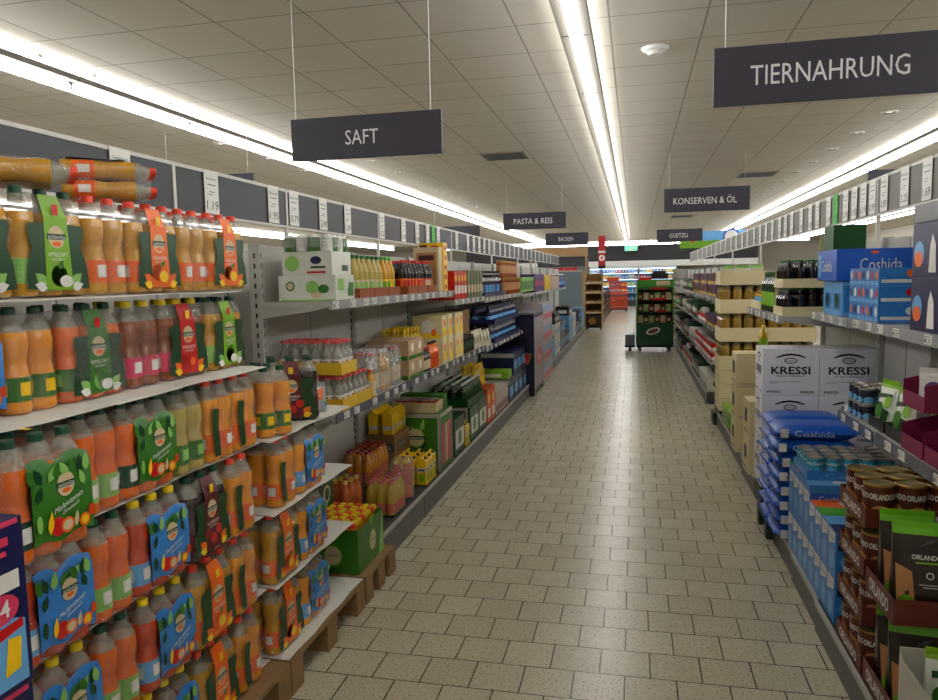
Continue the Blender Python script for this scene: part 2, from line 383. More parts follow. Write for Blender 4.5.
def can(name, H, R, wrap, txt=None, patchm=None, rimm=None, band2=None, n=20, topm=None):
    b = MB(); rim = rimm or silver; tp = topm or rim
    b.lathe([(0, .003), (R * .93, .003), (R * .95, 0), (R, .003), (R, .006), (R * .985, .008), (R * .985, H * .80), (R * .985, H - .008), (R, H - .006), (R, H - .002), (R * .96, H), (R * .93, H - .004), (R * .6, H - .0045), (R * .58, H - .003), (0, H - .003)],
            [rim, rim, rim, rim, rim, wrap, band2 or wrap, rim, rim, rim, tp, tp, tp, tp], n)
    def cf(ac):
        return lambda u, v, o: ((R * .985 + o) * math.cos(ac + u / R), (R * .985 + o) * math.sin(ac + u / R), v)
    for ac in (-HP, PI, 0):
        fr = cf(ac)
        if patchm:
            for k in range(6): pass
            vs = []; m = 8
            for k in range(m + 1):
                u = -R * .75 + 1.5 * R * k / m; q = math.sqrt(max(0, 1 - (2 * k / m - 1) ** 2)) * .20 * H + .01 * H
                vs += [fr(u, .30 * H - q, .0006), fr(u, .30 * H + q, .0006)]
            b.add(vs, [(2 * k, 2 * k + 2, 2 * k + 3, 2 * k + 1) for k in range(m)], patchm, True)
        if txt: b.txt(fr, '*' + txt, 0, H * .72, R * 1.5, H * .14, white, .0012)
    return S(name, b.mesh(name), (), w=2 * R + .001, d=2 * R + .001, h=H)
def box_art(b, F, items):
    for it in items:
        fr = F[it[0]]; k = it[1]; a = it[2:]
        if k == 'r': b.rect(fr, *a)
        elif k == 'e': b.ell(fr, *a)
        elif k == 't': b.txt(fr, *a)
        elif k == 'p': b.pol(fr, *a)
def carton(name, w, d, h, base, items=(), bevel=.0015, kids=(), label=None):
    b = MB(); b.box(-w / 2, w / 2, -d / 2, d / 2, 0, h, base)
    me = b.mesh(name, bevel)
    if items:
        c = MB(); c.v = [tuple(v.co) for v in me.vertices]; c.f = [list(p.vertices) for p in me.polygons]; c.mi = [0] * len(c.f); c.sm = [False] * len(c.f); c.mats = [base]
        box_art(c, frames(w, d, h), items); me2 = c.mesh(name); bpy.data.meshes.remove(me); me = me2
    return S(name, me, kids, w=w, d=d, h=h, label=label)
def tray(name, w, d, h, m, floorm=None, frontm=None, txt=None, txtm=None, cut=0.0, t=.003, sidetxt=True):
    """open cardboard tray; cut = how much lower the middle of the front is"""
    b = MB(); fm = floorm or m
    b.box(-w / 2, w / 2, -d / 2, d / 2, 0, t, fm)
    b.box(-w / 2, -w / 2 + t, -d / 2, d / 2, t, h, m); b.box(w / 2 - t, w / 2, -d / 2, d / 2, t, h, m)
    b.box(-w / 2 + t, w / 2 - t, d / 2 - t, d / 2, t, h, m)
    if cut > 0:
        b.box(-w / 2 + t, w / 2 - t, -d / 2, -d / 2 + t, t, h - cut, m)
        for sg in (-1, 1): b.pol(lambda u, v, o: (u, -d / 2, v), [(sg * (w / 2 - t), h - cut), (sg * (w / 2 - t), h), (sg * (w / 2 - .03 - cut * .4), h - cut)], m, 0)
    else: b.box(-w / 2 + t, w / 2 - t, -d / 2, -d / 2 + t, t, h, m)
    F = frames(w, d, h)
    if txt:
        zc = (h - cut) / 2; th = (h - cut) * .55
        b.txt(F['f'], '*' + txt, 0, zc, w * .7, th, txtm, .0012)
        if sidetxt:
            for f in 'lr': b.txt(F[f], '*' + txt, 0, h / 2, d * .6, th, txtm, .0012)
    return S(name, b.mesh(name), w=w, d=d, h=h)
def bag(name, w, d, h, base, items=(), top=None, seed=1, crimp=.018, twist=.0):
    """stand-up pouch: full at the bottom, pinched flat crimp at the top"""
    rnd = random.Random(seed); b = MB(); NX, NZ = 8, 13
    def pt(i, j, s):
        u = -1 + 2 * i / NX; t = j / NZ
        dep = (d / 2) * (1 - (t) ** 2.2) * (.35 + .65 * math.sqrt(max(0, 1 - abs(u) ** 3.0))) * (1.0 if t > 0 else .9)
        wob = rnd.uniform(-1, 1) * .0025 if 0 < j < NZ else 0
        ww = w / 2 * (1 - .05 * math.sin(t * PI))
        return (u * ww, s * (dep + abs(wob)) + twist * t, t * (h - crimp))
    G = {}
    for s in (-1, 1):
        o = len(b.v); vs = [pt(i, j, s) for j in range(NZ + 1) for i in range(NX + 1)]
        fs = [(j * (NX + 1) + i, j * (NX + 1) + i + 1, (j + 1) * (NX + 1) + i + 1, (j + 1) * (NX + 1) + i) for j in range(NZ) for i in range(NX)]
        for f in fs:
            pass
        lo = [f for f in fs if f[0] // (NX + 1) < NZ - 1]; hi = [f for f in fs if f[0] // (NX + 1) >= NZ - 1]
        b.add(vs, lo if s < 0 else [f[::-1] for f in lo], base, True); 
        b.add(vs, hi if s < 0 else [f[::-1] for f in hi], top or base, True); G[s] = vs
    n1 = NX + 1
    for i in (0, NX): b.add([G[-1][j * n1 + i] for j in range(NZ + 1)] + [G[1][j * n1 + i] for j in range(NZ + 1)], [(j, j + 1, NZ + 2 + j, NZ + 1 + j) for j in range(NZ)], base)
    b.add([G[-1][i] for i in range(n1)] + [G[1][i] for i in range(n1)], [(i, i + 1, n1 + i + 1, n1 + i) for i in range(NX)], base)
    hh = h - crimp; b.box(-w / 2, w / 2, twist - .0015, twist + .0015, hh - .002, h, top or base)
    def fr(u, v, o):
        t = min(.999, max(0, v / hh)); uu = u / (w / 2)
        dep = (d / 2) * (1 - t ** 2.2) * (.35 + .65 * math.sqrt(max(0, 1 - min(1, abs(uu)) ** 3.0)))
        return (u, -dep - .0045 - o + twist * t, v)
    def fb(u, v, o): x, y, z = fr(u, v, o); return (-x, 2 * twist * min(.999, z / hh) - y, z)
    box_art(b, dict(f=fr, b=fb), items)
    return S(name, b.mesh(name), w=w, d=d + .004, h=h)
def tetra(name, w, d, h, base, items=(), capm=None, fin=None):
    b = MB(); b.box(-w / 2, w / 2, -d / 2, d / 2, 0, h * .84, base)
    z0, z1 = h * .84, h * .97
    b.add([(-w / 2, -d / 2, z0), (w / 2, -d / 2, z0), (w / 2, d / 2, z0), (-w / 2, d / 2, z0), (-w / 2, 0, z1), (w / 2, 0, z1)], [(0, 1, 5, 4), (2, 3, 4, 5), (1, 2, 5), (3, 0, 4)], fin or base)
    b.box(-w / 2, w / 2, -.0015, .0015, z1 - .003, h, fin or base)
    box_art(b, frames(w, d, h), items); kids = []
    if capm:
        c = MB(); c.lathe([(0, 0), (w * .18, 0), (w * .18, .012), (0, .012)], capm, 10); kids = [S('cap', c.mesh('cap'), loc=(0, -d * .25, h * .895), rot=(.45, 0, 0))]
    return S(name, b.mesh(name), kids, w=w, d=d, h=h)
# ------------------------------------------------------------------ the setting
def floor_material():
    m = bpy.data.materials.new('floor tile'); m.use_nodes = True; nt = m.node_tree; b = nt.nodes['Principled BSDF']; N = nt.nodes.new; L = nt.links.new
    tc = N('ShaderNodeTexCoord'); mp = N('ShaderNodeMapping'); mp.inputs['Location'].default_value = (.037, -.05, 0); L(tc.outputs['Object'], mp.inputs['Vector'])
    br = N('ShaderNodeTexBrick'); br.offset = 0.5; br.inputs['Scale'].default_value = 1; br.inputs['Brick Width'].default_value = .2; br.inputs['Row Height'].default_value = .2
    br.inputs['Mortar Size'].default_value = .0032; br.inputs['Mortar Smooth'].default_value = .3; br.inputs['Bias'].default_value = 0
    br.inputs['Color1'].default_value = (lin(196), lin(188), lin(165), 1); br.inputs['Color2'].default_value = (lin(186), lin(178), lin(154), 1); br.inputs['Mortar'].default_value = (lin(62), lin(56), lin(46), 1)
    L(mp.outputs[0], br.inputs['Vector'])
    n1 = N('ShaderNodeTexNoise'); n1.inputs['Scale'].default_value = 95; n1.inputs['Detail'].default_value = 2; L(tc.outputs['Object'], n1.inputs['Vector'])
    cr = N('ShaderNodeValToRGB'); cr.color_ramp.elements[0].position = .33; cr.color_ramp.elements[0].color = (.52, .46, .36, 1); cr.color_ramp.elements[1].position = .43; cr.color_ramp.elements[1].color = (1, 1, 1, 1)
    L(n1.outputs['Fac'], cr.inputs['Fac'])
    n2 = N('ShaderNodeTexNoise'); n2.inputs['Scale'].default_value = 1.3; n2.inputs['Detail'].default_value = 1; L(tc.outputs['Object'], n2.inputs['Vector'])
    r2 = N('ShaderNodeMapRange'); r2.inputs['To Min'].default_value = .90; r2.inputs['To Max'].default_value = 1.06; L(n2.outputs['Fac'], r2.inputs['Value'])
    a = N('ShaderNodeMix'); a.data_type = 'RGBA'; a.blend_type = 'MULTIPLY'; a.inputs['Factor'].default_value = 1; L(br.outputs['Color'], a.inputs['A']); L(cr.outputs['Color'], a.inputs['B'])
    c = N('ShaderNodeVectorMath'); c.operation = 'SCALE'; L(a.outputs['Result'], c.inputs[0]); L(r2.outputs['Result'], c.inputs['Scale']); L(c.outputs[0], b.inputs['Base Color'])
    rr = N('ShaderNodeMapRange'); rr.inputs['To Min'].default_value = .25; rr.inputs['To Max'].default_value = .27; b.inputs['Specular IOR Level'].default_value = .85; L(n2.outputs['Fac'], rr.inputs['Value']); L(rr.outputs['Result'], b.inputs['Roughness'])
    bp = N('ShaderNodeBump'); bp.inputs['Strength'].default_value = .5; bp.inputs['Distance'].default_value = .004; bp.invert = True; L(br.outputs['Fac'], bp.inputs['Height'])
    b2 = N('ShaderNodeBump'); b2.inputs['Strength'].default_value = .03; b2.inputs['Distance'].default_value = .01; n3 = N('ShaderNodeTexNoise'); n3.inputs['Scale'].default_value = 24; L(tc.outputs['Object'], n3.inputs['Vector'])
    L(n3.outputs['Fac'], b2.inputs['Height']); L(bp.outputs[0], b2.inputs['Normal']); L(b2.outputs[0], b.inputs['Normal'])
    return m
def ceiling_material():
    m = bpy.data.materials.new('ceiling tile'); m.use_nodes = True; nt = m.node_tree; b = nt.nodes['Principled BSDF']; N = nt.nodes.new; L = nt.links.new
    tc = N('ShaderNodeTexCoord'); mp = N('ShaderNodeMapping'); mp.inputs['Location'].default_value = (.165, -.15, 0); L(tc.outputs['Object'], mp.inputs['Vector'])
    br = N('ShaderNodeTexBrick'); br.offset = 0; br.inputs['Scale'].default_value = 1; br.inputs['Brick Width'].default_value = .61; br.inputs['Row Height'].default_value = .6
    br.inputs['Mortar Size'].default_value = .007; br.inputs['Mortar Smooth'].default_value = .2
    br.inputs['Color1'].default_value = (lin(206), lin(200), lin(188), 1); br.inputs['Color2'].default_value = (lin(203), lin(197), lin(185), 1); br.inputs['Mortar'].default_value = (lin(150), lin(142), lin(130), 1)
    L(mp.outputs[0], br.inputs['Vector']); L(br.outputs['Color'], b.inputs['Base Color']); b.inputs['Roughness'].default_value = .75
    bp = N('ShaderNodeBump'); bp.inputs['Strength'].default_value = .5; bp.inputs['Distance'].default_value = .004; L(br.outputs['Fac'], bp.inputs['Height']); bp.invert = True; L(bp.outputs[0], b.inputs['Normal'])
    return m
CH = 3.25
b = MB(); b.box(-16, 10, -3, 42, -.1, 0, floor_material()); ST('floor', b)
b = MB(); b.box(-16, 10, -3, 42, CH, CH + .1, ceiling_material()); ST('ceiling', b)
wallm = M('wall paint', (214, 210, 200), .8, var=.02, scale=2)
b = MB(); b.box(-16.1, -16, -3, 42, 0, CH, wallm); ST('wall_left', b)
b = MB(); b.box(10, 10.1, -3, 42, 0, CH, wallm); ST('wall_right', b)
b = MB(); b.box(-16, 10, 42, 42.1, 0, CH, wallm); ST('wall_back', b)
b = MB(); b.box(-16, 10, -3.1, -3, 0, CH, wallm); ST('wall_front', b)
bulk = M('charcoal bulkhead paint', (48, 48, 52), .6)
b = MB(); b.box(-9, 6, 39.2, 42, 2.34, CH, bulk); ST('trim_1', b)
b = MB(); b.box(-9, 6, 39.0, 42, 2.04, 2.34, M('white canopy', (226, 228, 226), .4)); ST('trim_2', b)

# fluorescent rows
fixm = M('luminaire grey enamel', (132, 128, 118), .45, var=.02)
hb = MB(); hb.box(-.10, .10, -.745, .745, .0, .045, fixm); hb.box(-.02, .02, -.5, -.46, .035, .13, fixm); hb.box(-.02, .02, .46, .5, .035, .13, fixm)
hmesh = hb.mesh('housing', .004)
tb = MB(); tb.cyl((0, -.735, 0), (0, .735, 0), .030, lampw, 10); tmesh = tb.mesh('tube')
eb = MB(); eb.box(-.022, .022, -.01, .01, -.024, .03, fixm); emesh = eb.mesh('lamp_holder')
FIX = S('ceiling_light', None, [S('housing', hmesh), S('tube', tmesh, loc=(0, 0, -.034)), S('tube', tmesh, loc=(0, 0, .080)), S('lamp_holder', emesh, loc=(0, -.732, -.03)), S('lamp_holder', emesh, loc=(0, .732, -.03))], w=.2, d=1.5, h=.1)
ROWS = [(-.37, 'in the row above this aisle'), (-4.15, 'in the row left of this aisle'), (3.35, 'in the row right of this aisle'), (-7.95, 'in the second row to the left'), (-11.7, 'in the third row to the left'), (7.1, 'in the far right row')]
FZ = CH - .13
for rx, rn in ROWS:
    for k in range(25):
        T(FIX, 'white batten ceiling light with a bright tube, ' + rn, 'ceiling light', (rx, -1.9 + 1.5 * k, FZ), 0, 'batten lights ' + rn)
for k in range(12):
    T(FIX, 'white batten light in the row running across the far end', 'ceiling light', (-9.4 + 1.5 * k, 36.6, FZ), HP, 'crosswise lights at the far end')
# downlights, smoke detector, vents
dl = MB(); dl.lathe([(.0, -.001), (.035, -.001), (.06, -.012), (.085, -.006), (.085, 0)], [M('downlight lamp', (255, 250, 240), .5, var=0, emit=(255, 248, 238), es=4.0), silver, white, white], 20)
DL = S('downlight', dl.mesh('downlight'))
for i in range(9): T(DL, 'small round recessed downlight right of this aisle', 'downlight', (2.6, 8.65 + 1.15 * i, CH), 0, 'downlights right of the aisle')
for i in range(10):
    T(DL, 'small round recessed downlight in the outer left line', 'downlight', (-4.8, 8.0 + 1.15 * i, CH), 0, 'outer downlights left of the aisle')
    T(DL, 'small round recessed downlight in the inner left line', 'downlight', (-3.55, 9.8 + 1.2 * i, CH), 0, 'inner downlights left of the aisle')
sd = MB(); sd.lathe([(0, -.05), (.045, -.05), (.06, -.03), (.085, -.02), (.1, 0)], white, 24); T(S('smoke_detector', sd.mesh('smoke_detector')), 'round white smoke detector on the ceiling above the aisle', 'smoke detector', (.14, 5.7, CH))
vb = MB(); vb.box(-.3, .3, -.3, .3, -.012, 0, M('vent grey', (150, 142, 128), .6))
VS = []
for k in range(9): 
    q = MB(); q.box(-.27, .27, -.012, .012, -.016, -.010, steeld); VS.append(S('slat', q.mesh('slat'), loc=(0, -.24 + .06 * k, -.004)))
VENT = S('ceiling_vent', vb.mesh('ceiling_vent'), VS)
T(VENT, 'square slatted ceiling vent behind the SAFT sign', 'air vent', (-1.73, 10.0, CH)); T(VENT, 'square slatted ceiling vent right of the aisle beyond the pet food sign', 'air vent', (2.0, 13.3, CH))
T(VENT, 'square slatted ceiling vent farthest down the aisle on the right', 'air vent', (1.3, 22.0, CH))

# hanging signs
def sign(text, x, y, w, label, tw, hgt=.31, zb=2.45, wires=(.06, .94), col=signm):
    b = MB(); b.box(-w / 2, w / 2, -.012, .012, 0, hgt, col); kids = []
    if text:
        t = MB(); t.txt(lambda u, v, o: (u, -.012 - o, v), text, -w * .02, hgt * .49, w * tw, hgt * .34, signw, .002); kids.append(S('lettering', t.mesh('lettering')))
    q = MB(); q.cyl((0, 0, hgt), (0, 0, CH - zb), .0022, whcap, 6); wm = q.mesh('wire')
    for f in wires: kids.append(S('wire', wm, loc=((f - .5) * w, 0, 0)))
    return T(S('hanging_sign', b.mesh('hanging_sign', .002), kids), label, 'sign', (x, y, zb))
sign('SAFT', -1.527, 4.1, .92, 'charcoal hanging sign reading SAFT in white', .22, .243, 2.31, wires=(.03, .93))
sign('TIERNAHRUNG', .955, 4.05, 1.13, 'largest charcoal hanging sign, reading TIERNAHRUNG', .645, .29, wires=(.05, .95))
sign('KONSERVEN & ÖL', .95, 10.6, 1.12, 'charcoal hanging sign for preserves and oil', .74, .32)
sign('PASTA & REIS', -1.75, 13.1, 1.12, 'charcoal hanging sign reading PASTA & REIS', .62, .29)
sign('BACKEN', -1.8, 20.0, 1.15, 'small charcoal hanging sign above the far left shelves', .34, .32)
sign('GUETZLI', 1.13, 20.0, 1.15, 'small charcoal hanging sign above the far right shelves', .40, .32)
sign(None, -4.5, 7.2, 1.1, 'blank back of a dark sign in the next aisle, just left of SAFT', .3)
sign(None, -3.9, 16.0, 1.1, 'blank back of a dark sign in the next aisle, below PASTA & REIS', .3)
sign(None, 3.2, 9.5, 1.1, 'blank back of a dark sign behind the right price cards', .3)

# header boards with price cards
railm = M('header rail white', (206, 204, 198), .4); panm = M('header board grey', (84, 86, 92), .55, var=.03, scale=3); panr = M('header board warm grey', (126, 124, 118), .55, var=.03, scale=3)
def header(X, y0, y1, face, pm, label, posts):
    b = MB(); b.box(-.006, .006, 0, y1 - y0, 0, .205, pm); kids = []
    r = MB(); r.box(-.010, .010, 0, y1 - y0, .205, .222, railm); kids.append(S('top_rail', r.mesh('top_rail')))
    r = MB(); r.box(-.010, .010, 0, y1 - y0, -.012, 0.0, railm); kids.append(S('bottom_rail', r.mesh('bottom_rail')))
    for yy in posts:
        q = MB(); q.box(-.0105, .0105, -.011, .011, -1.945 if face > 0 else -.23, .222, railm); kids.append(S('post', q.mesh('post'), loc=(0, yy - y0, 0)))
    T(S('header_board', b.mesh('header_board'), kids), label, 'header board', (X, y0, 1.945))
header(-2.1, .8, 20.8, 1, panm, 'long dark grey header board carrying price cards above the left shelves', [3.07, 4.2, 5.85, 8.35, 10.85, 13.35, 15.85])
header(1.46, 1.2, 20.8, -1, panr, 'long grey header board carrying price cards above the right shelves', [5.0, 9.3, 11.9, 14.5, 17.1])
PR = ['0.99', '1.19', '1.95', '0.79', '2.49', '1.69', '3.25', '0.89']
def card(i, mat=white):
    k = ('card', i % 8, mat.name)
    if k in CACHE: return CACHE[k]
    b = MB(); w, h = .125, .215; b.box(-w / 2, w / 2, -.001, .001, 0, h, mat); fr = lambda u, v, o: (u, -.001 - o, v)
    b.txt(fr, ['Orangensaft', 'Apfelsaft', 'Multisaft', 'Eistee', 'Nektar', 'Sirup', 'Katzenfutter', 'Hundefutter'][i % 8], 0, h * .80, w * .8, h * .07, ink, .001)
    b.rect(fr, -w * .3, h * .66, w * .3, h * .68, ink); b.rect(fr, -w * .2, h * .50, w * .2, h * .515, ink); b.rect(fr, -w * .36, h * .44, w * .1, h * .452, ink)
    b.txt(fr, PR[i % 8], w * .02, h * .20, w * .82, h * .20, black, .001)
    CACHE[k] = S('price_card', b.mesh('price_card')); return CACHE[k]
greenc = M('green card', (60, 190, 50), .5)
LC = [2.70, 3.37, 4.02, 4.29, 4.73, 5.17, 5.93, 6.52, 6.96, 7.33, 7.55, 7.75, 8.6, 9.2, 9.55, 9.9, 10.25, 10.6, 11.0, 11.5, 11.95, 12.4, 12.9, 13.4, 14.0, 14.5, 15.1, 15.7, 16.4, 17.1, 17.8, 18.6]
for i, y in enumerate(LC):
    g = (i == 10)
    T(card(i, greenc if g else white), 'bright green price card on the left header board' if g else (ORD[i] + ' white price card along the left header board' if i < 12 else 'white price card on the far half of the left header board'), 'price card', (-2.1 + .0135, y, 1.950), HP, None if i < 12 else 'far price cards on the left header')
RC = [3.25, 3.62, 4.2, 4.52, 4.86, 5.08, 5.27, 5.47, 5.68, 5.95, 6.15, 6.5, 6.75, 7.1, 7.5, 7.8, 8.1, 8.5, 8.9, 9.3, 9.75, 10.3, 10.8, 11.4, 12.0, 12.7, 13.4, 14.1, 15, 16, 17, 18.2]
for i, y in enumerate(RC):
    g = (i == 9)
    T(card(i + 3, greenc if g else white), 'bright green price card on the right header board' if g else (ORD[i] + ' white price card along the right header board' if i < 14 else 'white price card on the far half of the right header board'), 'price card', (1.46 - .0135, y, 1.950), -HP, None if i < 14 else 'far price cards on the right header')

# ------------------------------------------------------------------ shelving
def price_tag(i):
    k = ('tag', i % 4)
    if k in CACHE: return CACHE[k]
    b = MB(); b.box(-.036, .036, -.0008, .0008, -.018, .018, white); fr = lambda u, v, o: (u, -.0008 - o, v)
    b.txt(fr, PR[i % 8], .008, -.004, .036, .017, black, .0006); b.rect(fr, -.030, .009, .02, .012, ink, .0006); b.rect(fr, -.031, -.012, -.016, .004, ink, .0006)
    CACHE[k] = b.mesh('price_tag'); return CACHE[k]
def shelf_part(w, d, top, ntags, seed=0):
    """local: front edge at y=0, depth to +y, centred on x, top surface at z=0"""
    b = MB(); b.box(-w / 2, w / 2, 0.006, d, -.028, 0, steel); b.box(-w / 2, w / 2, 0.006, .02, -.040, -.028, steel)
    for sg in (-1, 1): b.pol(lambda u, v, o: (sg * (w / 2 - .004), u, v), [(.02, -.028), (d, -.028), (d, -.085), (.12, -.05)], steel, 0)
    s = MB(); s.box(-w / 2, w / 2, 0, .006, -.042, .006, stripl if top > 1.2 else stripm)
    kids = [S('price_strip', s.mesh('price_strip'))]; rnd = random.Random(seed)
    for k in range(ntags):
        kids.append(S('price_tag', price_tag(rnd.randrange(4)), loc=(-w / 2 + w * (k + .5 + rnd.uniform(-.25, .25)) / ntags, -.0012, -.018)))
    return S('shelf', b.mesh('shelf'), kids, loc=(0, 0, top))
def bay(side, y0, w, Xf, shelves, label, deck=True, back=True, Xb=.5, kick=.165, top=1.78, kx=0.0, upright=True):
    w0 = w; w = w - .006
    """a shelving unit; local frame as the products: front y=0, x along the aisle. shelves: (top z, set back, depth, tags)"""
    kids = []
    if deck:
        q = MB(); q.box(-w / 2, w / 2, .004, Xb, .03, kick, steeld); q.box(-w / 2, w / 2, .03, Xb, 0, .03, steeld); kids.append(S('base_deck', q.mesh('base_deck')))
        q = MB(); q.box(-w / 2 + .001, w / 2 - .001, 0.0, .004, .0, kick - .012, kerbm); kids.append(S('kick_plate', q.mesh('kick_plate')))
        q = MB(); q.box(-w / 2, w / 2, -.004, .006, kick - .012, kick + .012, steel); kids.append(S('front_lip', q.mesh('front_lip')))
    if back:
        q = MB(); z0 = kick if deck else .02; q.box(-w / 2 + .03, w / 2, Xb, Xb + .02, z0, top, steel)
        for u in (0,): q.box(u - .002, u + .002, Xb - .0015, Xb, z0, top - .01, steeld)
        kids.append(S('back_panel', q.mesh('back_panel')))
    if upright:
        for sx in (-w / 2, ):
            q = MB(); q.box(sx, sx + .03, Xb - .03, Xb + .03, 0, top + .01, steel)
            for k in range(int(top / .05)): q.box(sx + .012, sx + .018, Xb - .031, Xb - .029, .05 * k + .02, .05 * k + .045, blackm); q.box(sx - .001, sx + .001, Xb - .006, Xb + .004, .05 * k + .02, .05 * k + .045, blackm)
            kids.append(S('upright', q.mesh('upright')))
    for i, (z, sb, dep, nt) in enumerate(shelves):
        sp = shelf_part(w - .002, dep, z, nt, int(y0 * 100) + i); sp.loc = (0, sb, z); kids.append(sp)
    sp = S('shelf_unit', None, kids)
    if side == 'L': T(sp, label, 'shelving', (Xf, y0 + w0 / 2, 0), HP)
    else: T(sp, label, 'shelving', (Xf, y0 + w0 / 2, 0), -HP)
XL = -1.38
for k in range(12):
    y0 = 3.35 + 1.25 * k
    sh = []
    if k in (0, 1): sh = [(1.50, .07, .40, 7), (.93, .07, .40, 6)]
    elif k == 2: sh = [(1.42, .07, .40, 6), (.93, .07, .40, 6)]
    elif k in (3, 4): sh = [(1.40, .07, .40, 6), (.90, .07, .40, 6)]
    elif k < 10: sh = [(1.37, .07, .40, 5)]
    nm = ORD[k] + ' grey shelving unit on the left from the juice pallets'
    if k == 0:
        bay('L', y0 + .39, .86, XL, [], 'grey low deck with kick plate just beyond the juice pallets', True, False, .47, upright=False)
        bay('L', y0, 1.25, XL, sh, 'nearest grey shelving unit on the left, with cartons on the upper shelf', False, True, .48)
    else: bay('L', y0, 1.25, XL, sh, nm, k not in (5, 6), True, .48)
for k in range(2): bay('L', 18.35 + 1.25 * k, 1.25, XL, [], ('last' if k else 'second last') + ' low grey deck on the left, without upper shelves', True, False, .48, upright=False)
b = MB(); b.box(-.01, .01, 0, 3.1, .02, 1.78, steel)
for k in range(5): b.box(.010, .0115, .6 * k + .3, .6 * k + .304, .02, 1.77, steeld)
q = MB(); q.box(-.02, .03, 3.10, 3.14, 0, 1.80, steel)
for k in range(35): q.box(.0295, .0305, 3.112, 3.128, .05 * k + .02, .05 * k + .04, blackm)
for k in range(35): q.box(.01, .03, 3.099, 3.10, .05 * k + .02, .05 * k + .045, blackm)
T(S('back_wall_panel', b.mesh('back_wall_panel'), [S('upright', q.mesh('upright'))]), 'plain grey back panel standing behind the juice pallets', 'panel', (-2.145, .85, 0))
# right side
XR = .83
bay('R', 1.90, 1.50, .79, [(1.36, .26, .36, 6), (.90, .22, .40, 6)], 'nearest grey shelving unit on the right, with cat milk cases on top', True, True, .64, kick=.13)
bay('R', 3.40, .56, .80, [(1.36, .25, .37, 3), (.90, .20, .42, 3)], 'narrow second shelving unit on the right, with stacked blue snack boxes', True, True, .63, kick=.13)
bay('R', 3.96, .77, .81, [(1.36, .22, .38, 4)], 'third shelving unit on the right, with the large blue cat food case', True, True, .62, kick=.13)
bay('R', 4.73, 1.37, .84, [(1.33, .02, .55, 8)], 'fourth grey shelving unit on the right, with bottle trays on its forward shelf', True, True, .59, kick=.13)
sp_ = shelf_part(.50, .46, .90, 2, 5)
bay('R', 6.10, 1.85, .85, [], 'low grey deck under the cream cartons on the right', True, False, .57, kick=.13, upright=False)
for k in range(9):
    bay('R', 9.3 + 1.28 * k, 1.28, .86, [(.52, .04, .46, 5), (.92, .08, .42, 5), (1.30, .10, .40, 5)], ORD[k] + ' grey shelving unit beyond the stacked pickle trays', True, True, .54, kick=.13, top=1.7)

# end panels
def panel(x0, x1, y, h, m, edge, ex, label):
    b = MB(); b.box(-(x1 - x0) / 2, (x1 - x0) / 2, -.02, .02, 0, h, m)
    e = MB(); e.box(-.045, .045, -.03, .03, 0, h, edge)
    T(S('end_panel', b.mesh('end_panel', .002), [S('wood_edge', e.mesh('wood_edge'), loc=(ex, 0, 0))]), label, 'panel', ((x0 + x1) / 2, y, 0))
bluegrey = M('blue grey panel', (122, 136, 142), .45, var=.03)
panel(-2.2, -1.48, 21.1, 1.74, bluegrey, woodl, .41, 'blue-grey end panel with a wooden edge on the left')
panel(1.13, 1.80, 21.3, 1.74, M('pale grey panel', (168, 172, 168), .45), woodl, -.385, 'pale grey end panel with a wooden edge on the right')
# ------------------------------------------------------------------ juice pallets on the left
def pallet_spec(w, d):
    kids = []
    q = MB()
    n = 7
    for k in range(n): y = -d / 2 + (d - .095) * k / (n - 1); q.box(-w / 2, w / 2, y, y + .095, .122, .142, wood)
    kids.append(S('deck_boards', q.mesh('deck_boards', .003)))
    q = MB()
    for x in (-w / 2, -.05, w / 2 - .10): q.box(x, x + .10, -d / 2, d / 2, .10, .122, wood)
    kids.append(S('stringers', q.mesh('stringers')))
    for x in (-w / 2, -.05, w / 2 - .10):
        for y in (-d / 2, -.07, d / 2 - .14):
            q = MB(); q.box(x, x + .10, y, y + .14, .022, .10, wood); kids.append(S('block', q.mesh('block', .003)))
    q = MB()
    for x in (-w / 2, -.05, w / 2 - .10): q.box(x, x + .10, -d / 2, d / 2, 0, .022, wood)
    kids.append(S('bottom_boards', q.mesh('bottom_boards')))
    return S('wooden_pallet', None, kids, w=w, d=d, h=.142)
PALX = -1.29
PA = [('N', .86, 1.655), ('A', 1.66, 2.455), ('B', 2.465, 3.245)]
PN = {'N': 'nearest the camera', 'A': 'in the middle', 'B': 'at the far end'}
for n, y0, y1 in PA: atL(pallet_spec(y1 - y0, .76), 'raw wood pallet under the juice packs, ' + PN[n], 'pallet', (y0 + y1) / 2, PALX, 0)
atL(pallet_spec(.45, .52), 'short raw wood pallet under the green boxed drinks', 'pallet', 3.495, PALX, 0)
def sheet(y0, y1, d, droop=.006):
    b = MB(); n = 10; w = y1 - y0; rows = [0, .05, .12, d]
    for top in (0, 1):
        vs = []
        for j, yy in enumerate(rows):
            for i in range(n + 1):
                t = i / n; z = (.0025 if top else 0) - (droop * (1 + .6 * math.sin(9 * t + w)) if j == 0 else 0) - (droop * .3 if j == 1 else 0)
                vs.append((-w / 2 + w * t, -d / 2 + yy + (.004 * math.sin(17 * t) if j == 0 else 0), z))
        fs = [(j * (n + 1) + i, j * (n + 1) + i + 1, (j + 1) * (n + 1) + i + 1, (j + 1) * (n + 1) + i) for j in range(3) for i in range(n)]
        b.add(vs, fs if top else [f[::-1] for f in fs], offw, False)
    b.add([b.v[i] for i in range(n + 1)] + [b.v[4 * (n + 1) + i] for i in range(n + 1)], [(i, i + 1, n + 2 + i, n + 1 + i) for i in range(n)], offw)
    return S('card_sheet', b.mesh('card_sheet'), w=w, d=d, h=.0025)
LZ = [.1435 + .2865 * i for i in range(5)] + [1.572]
LN = ['bottom layer', 'second layer', 'third layer', 'fourth layer', 'fifth layer', 'top layer']
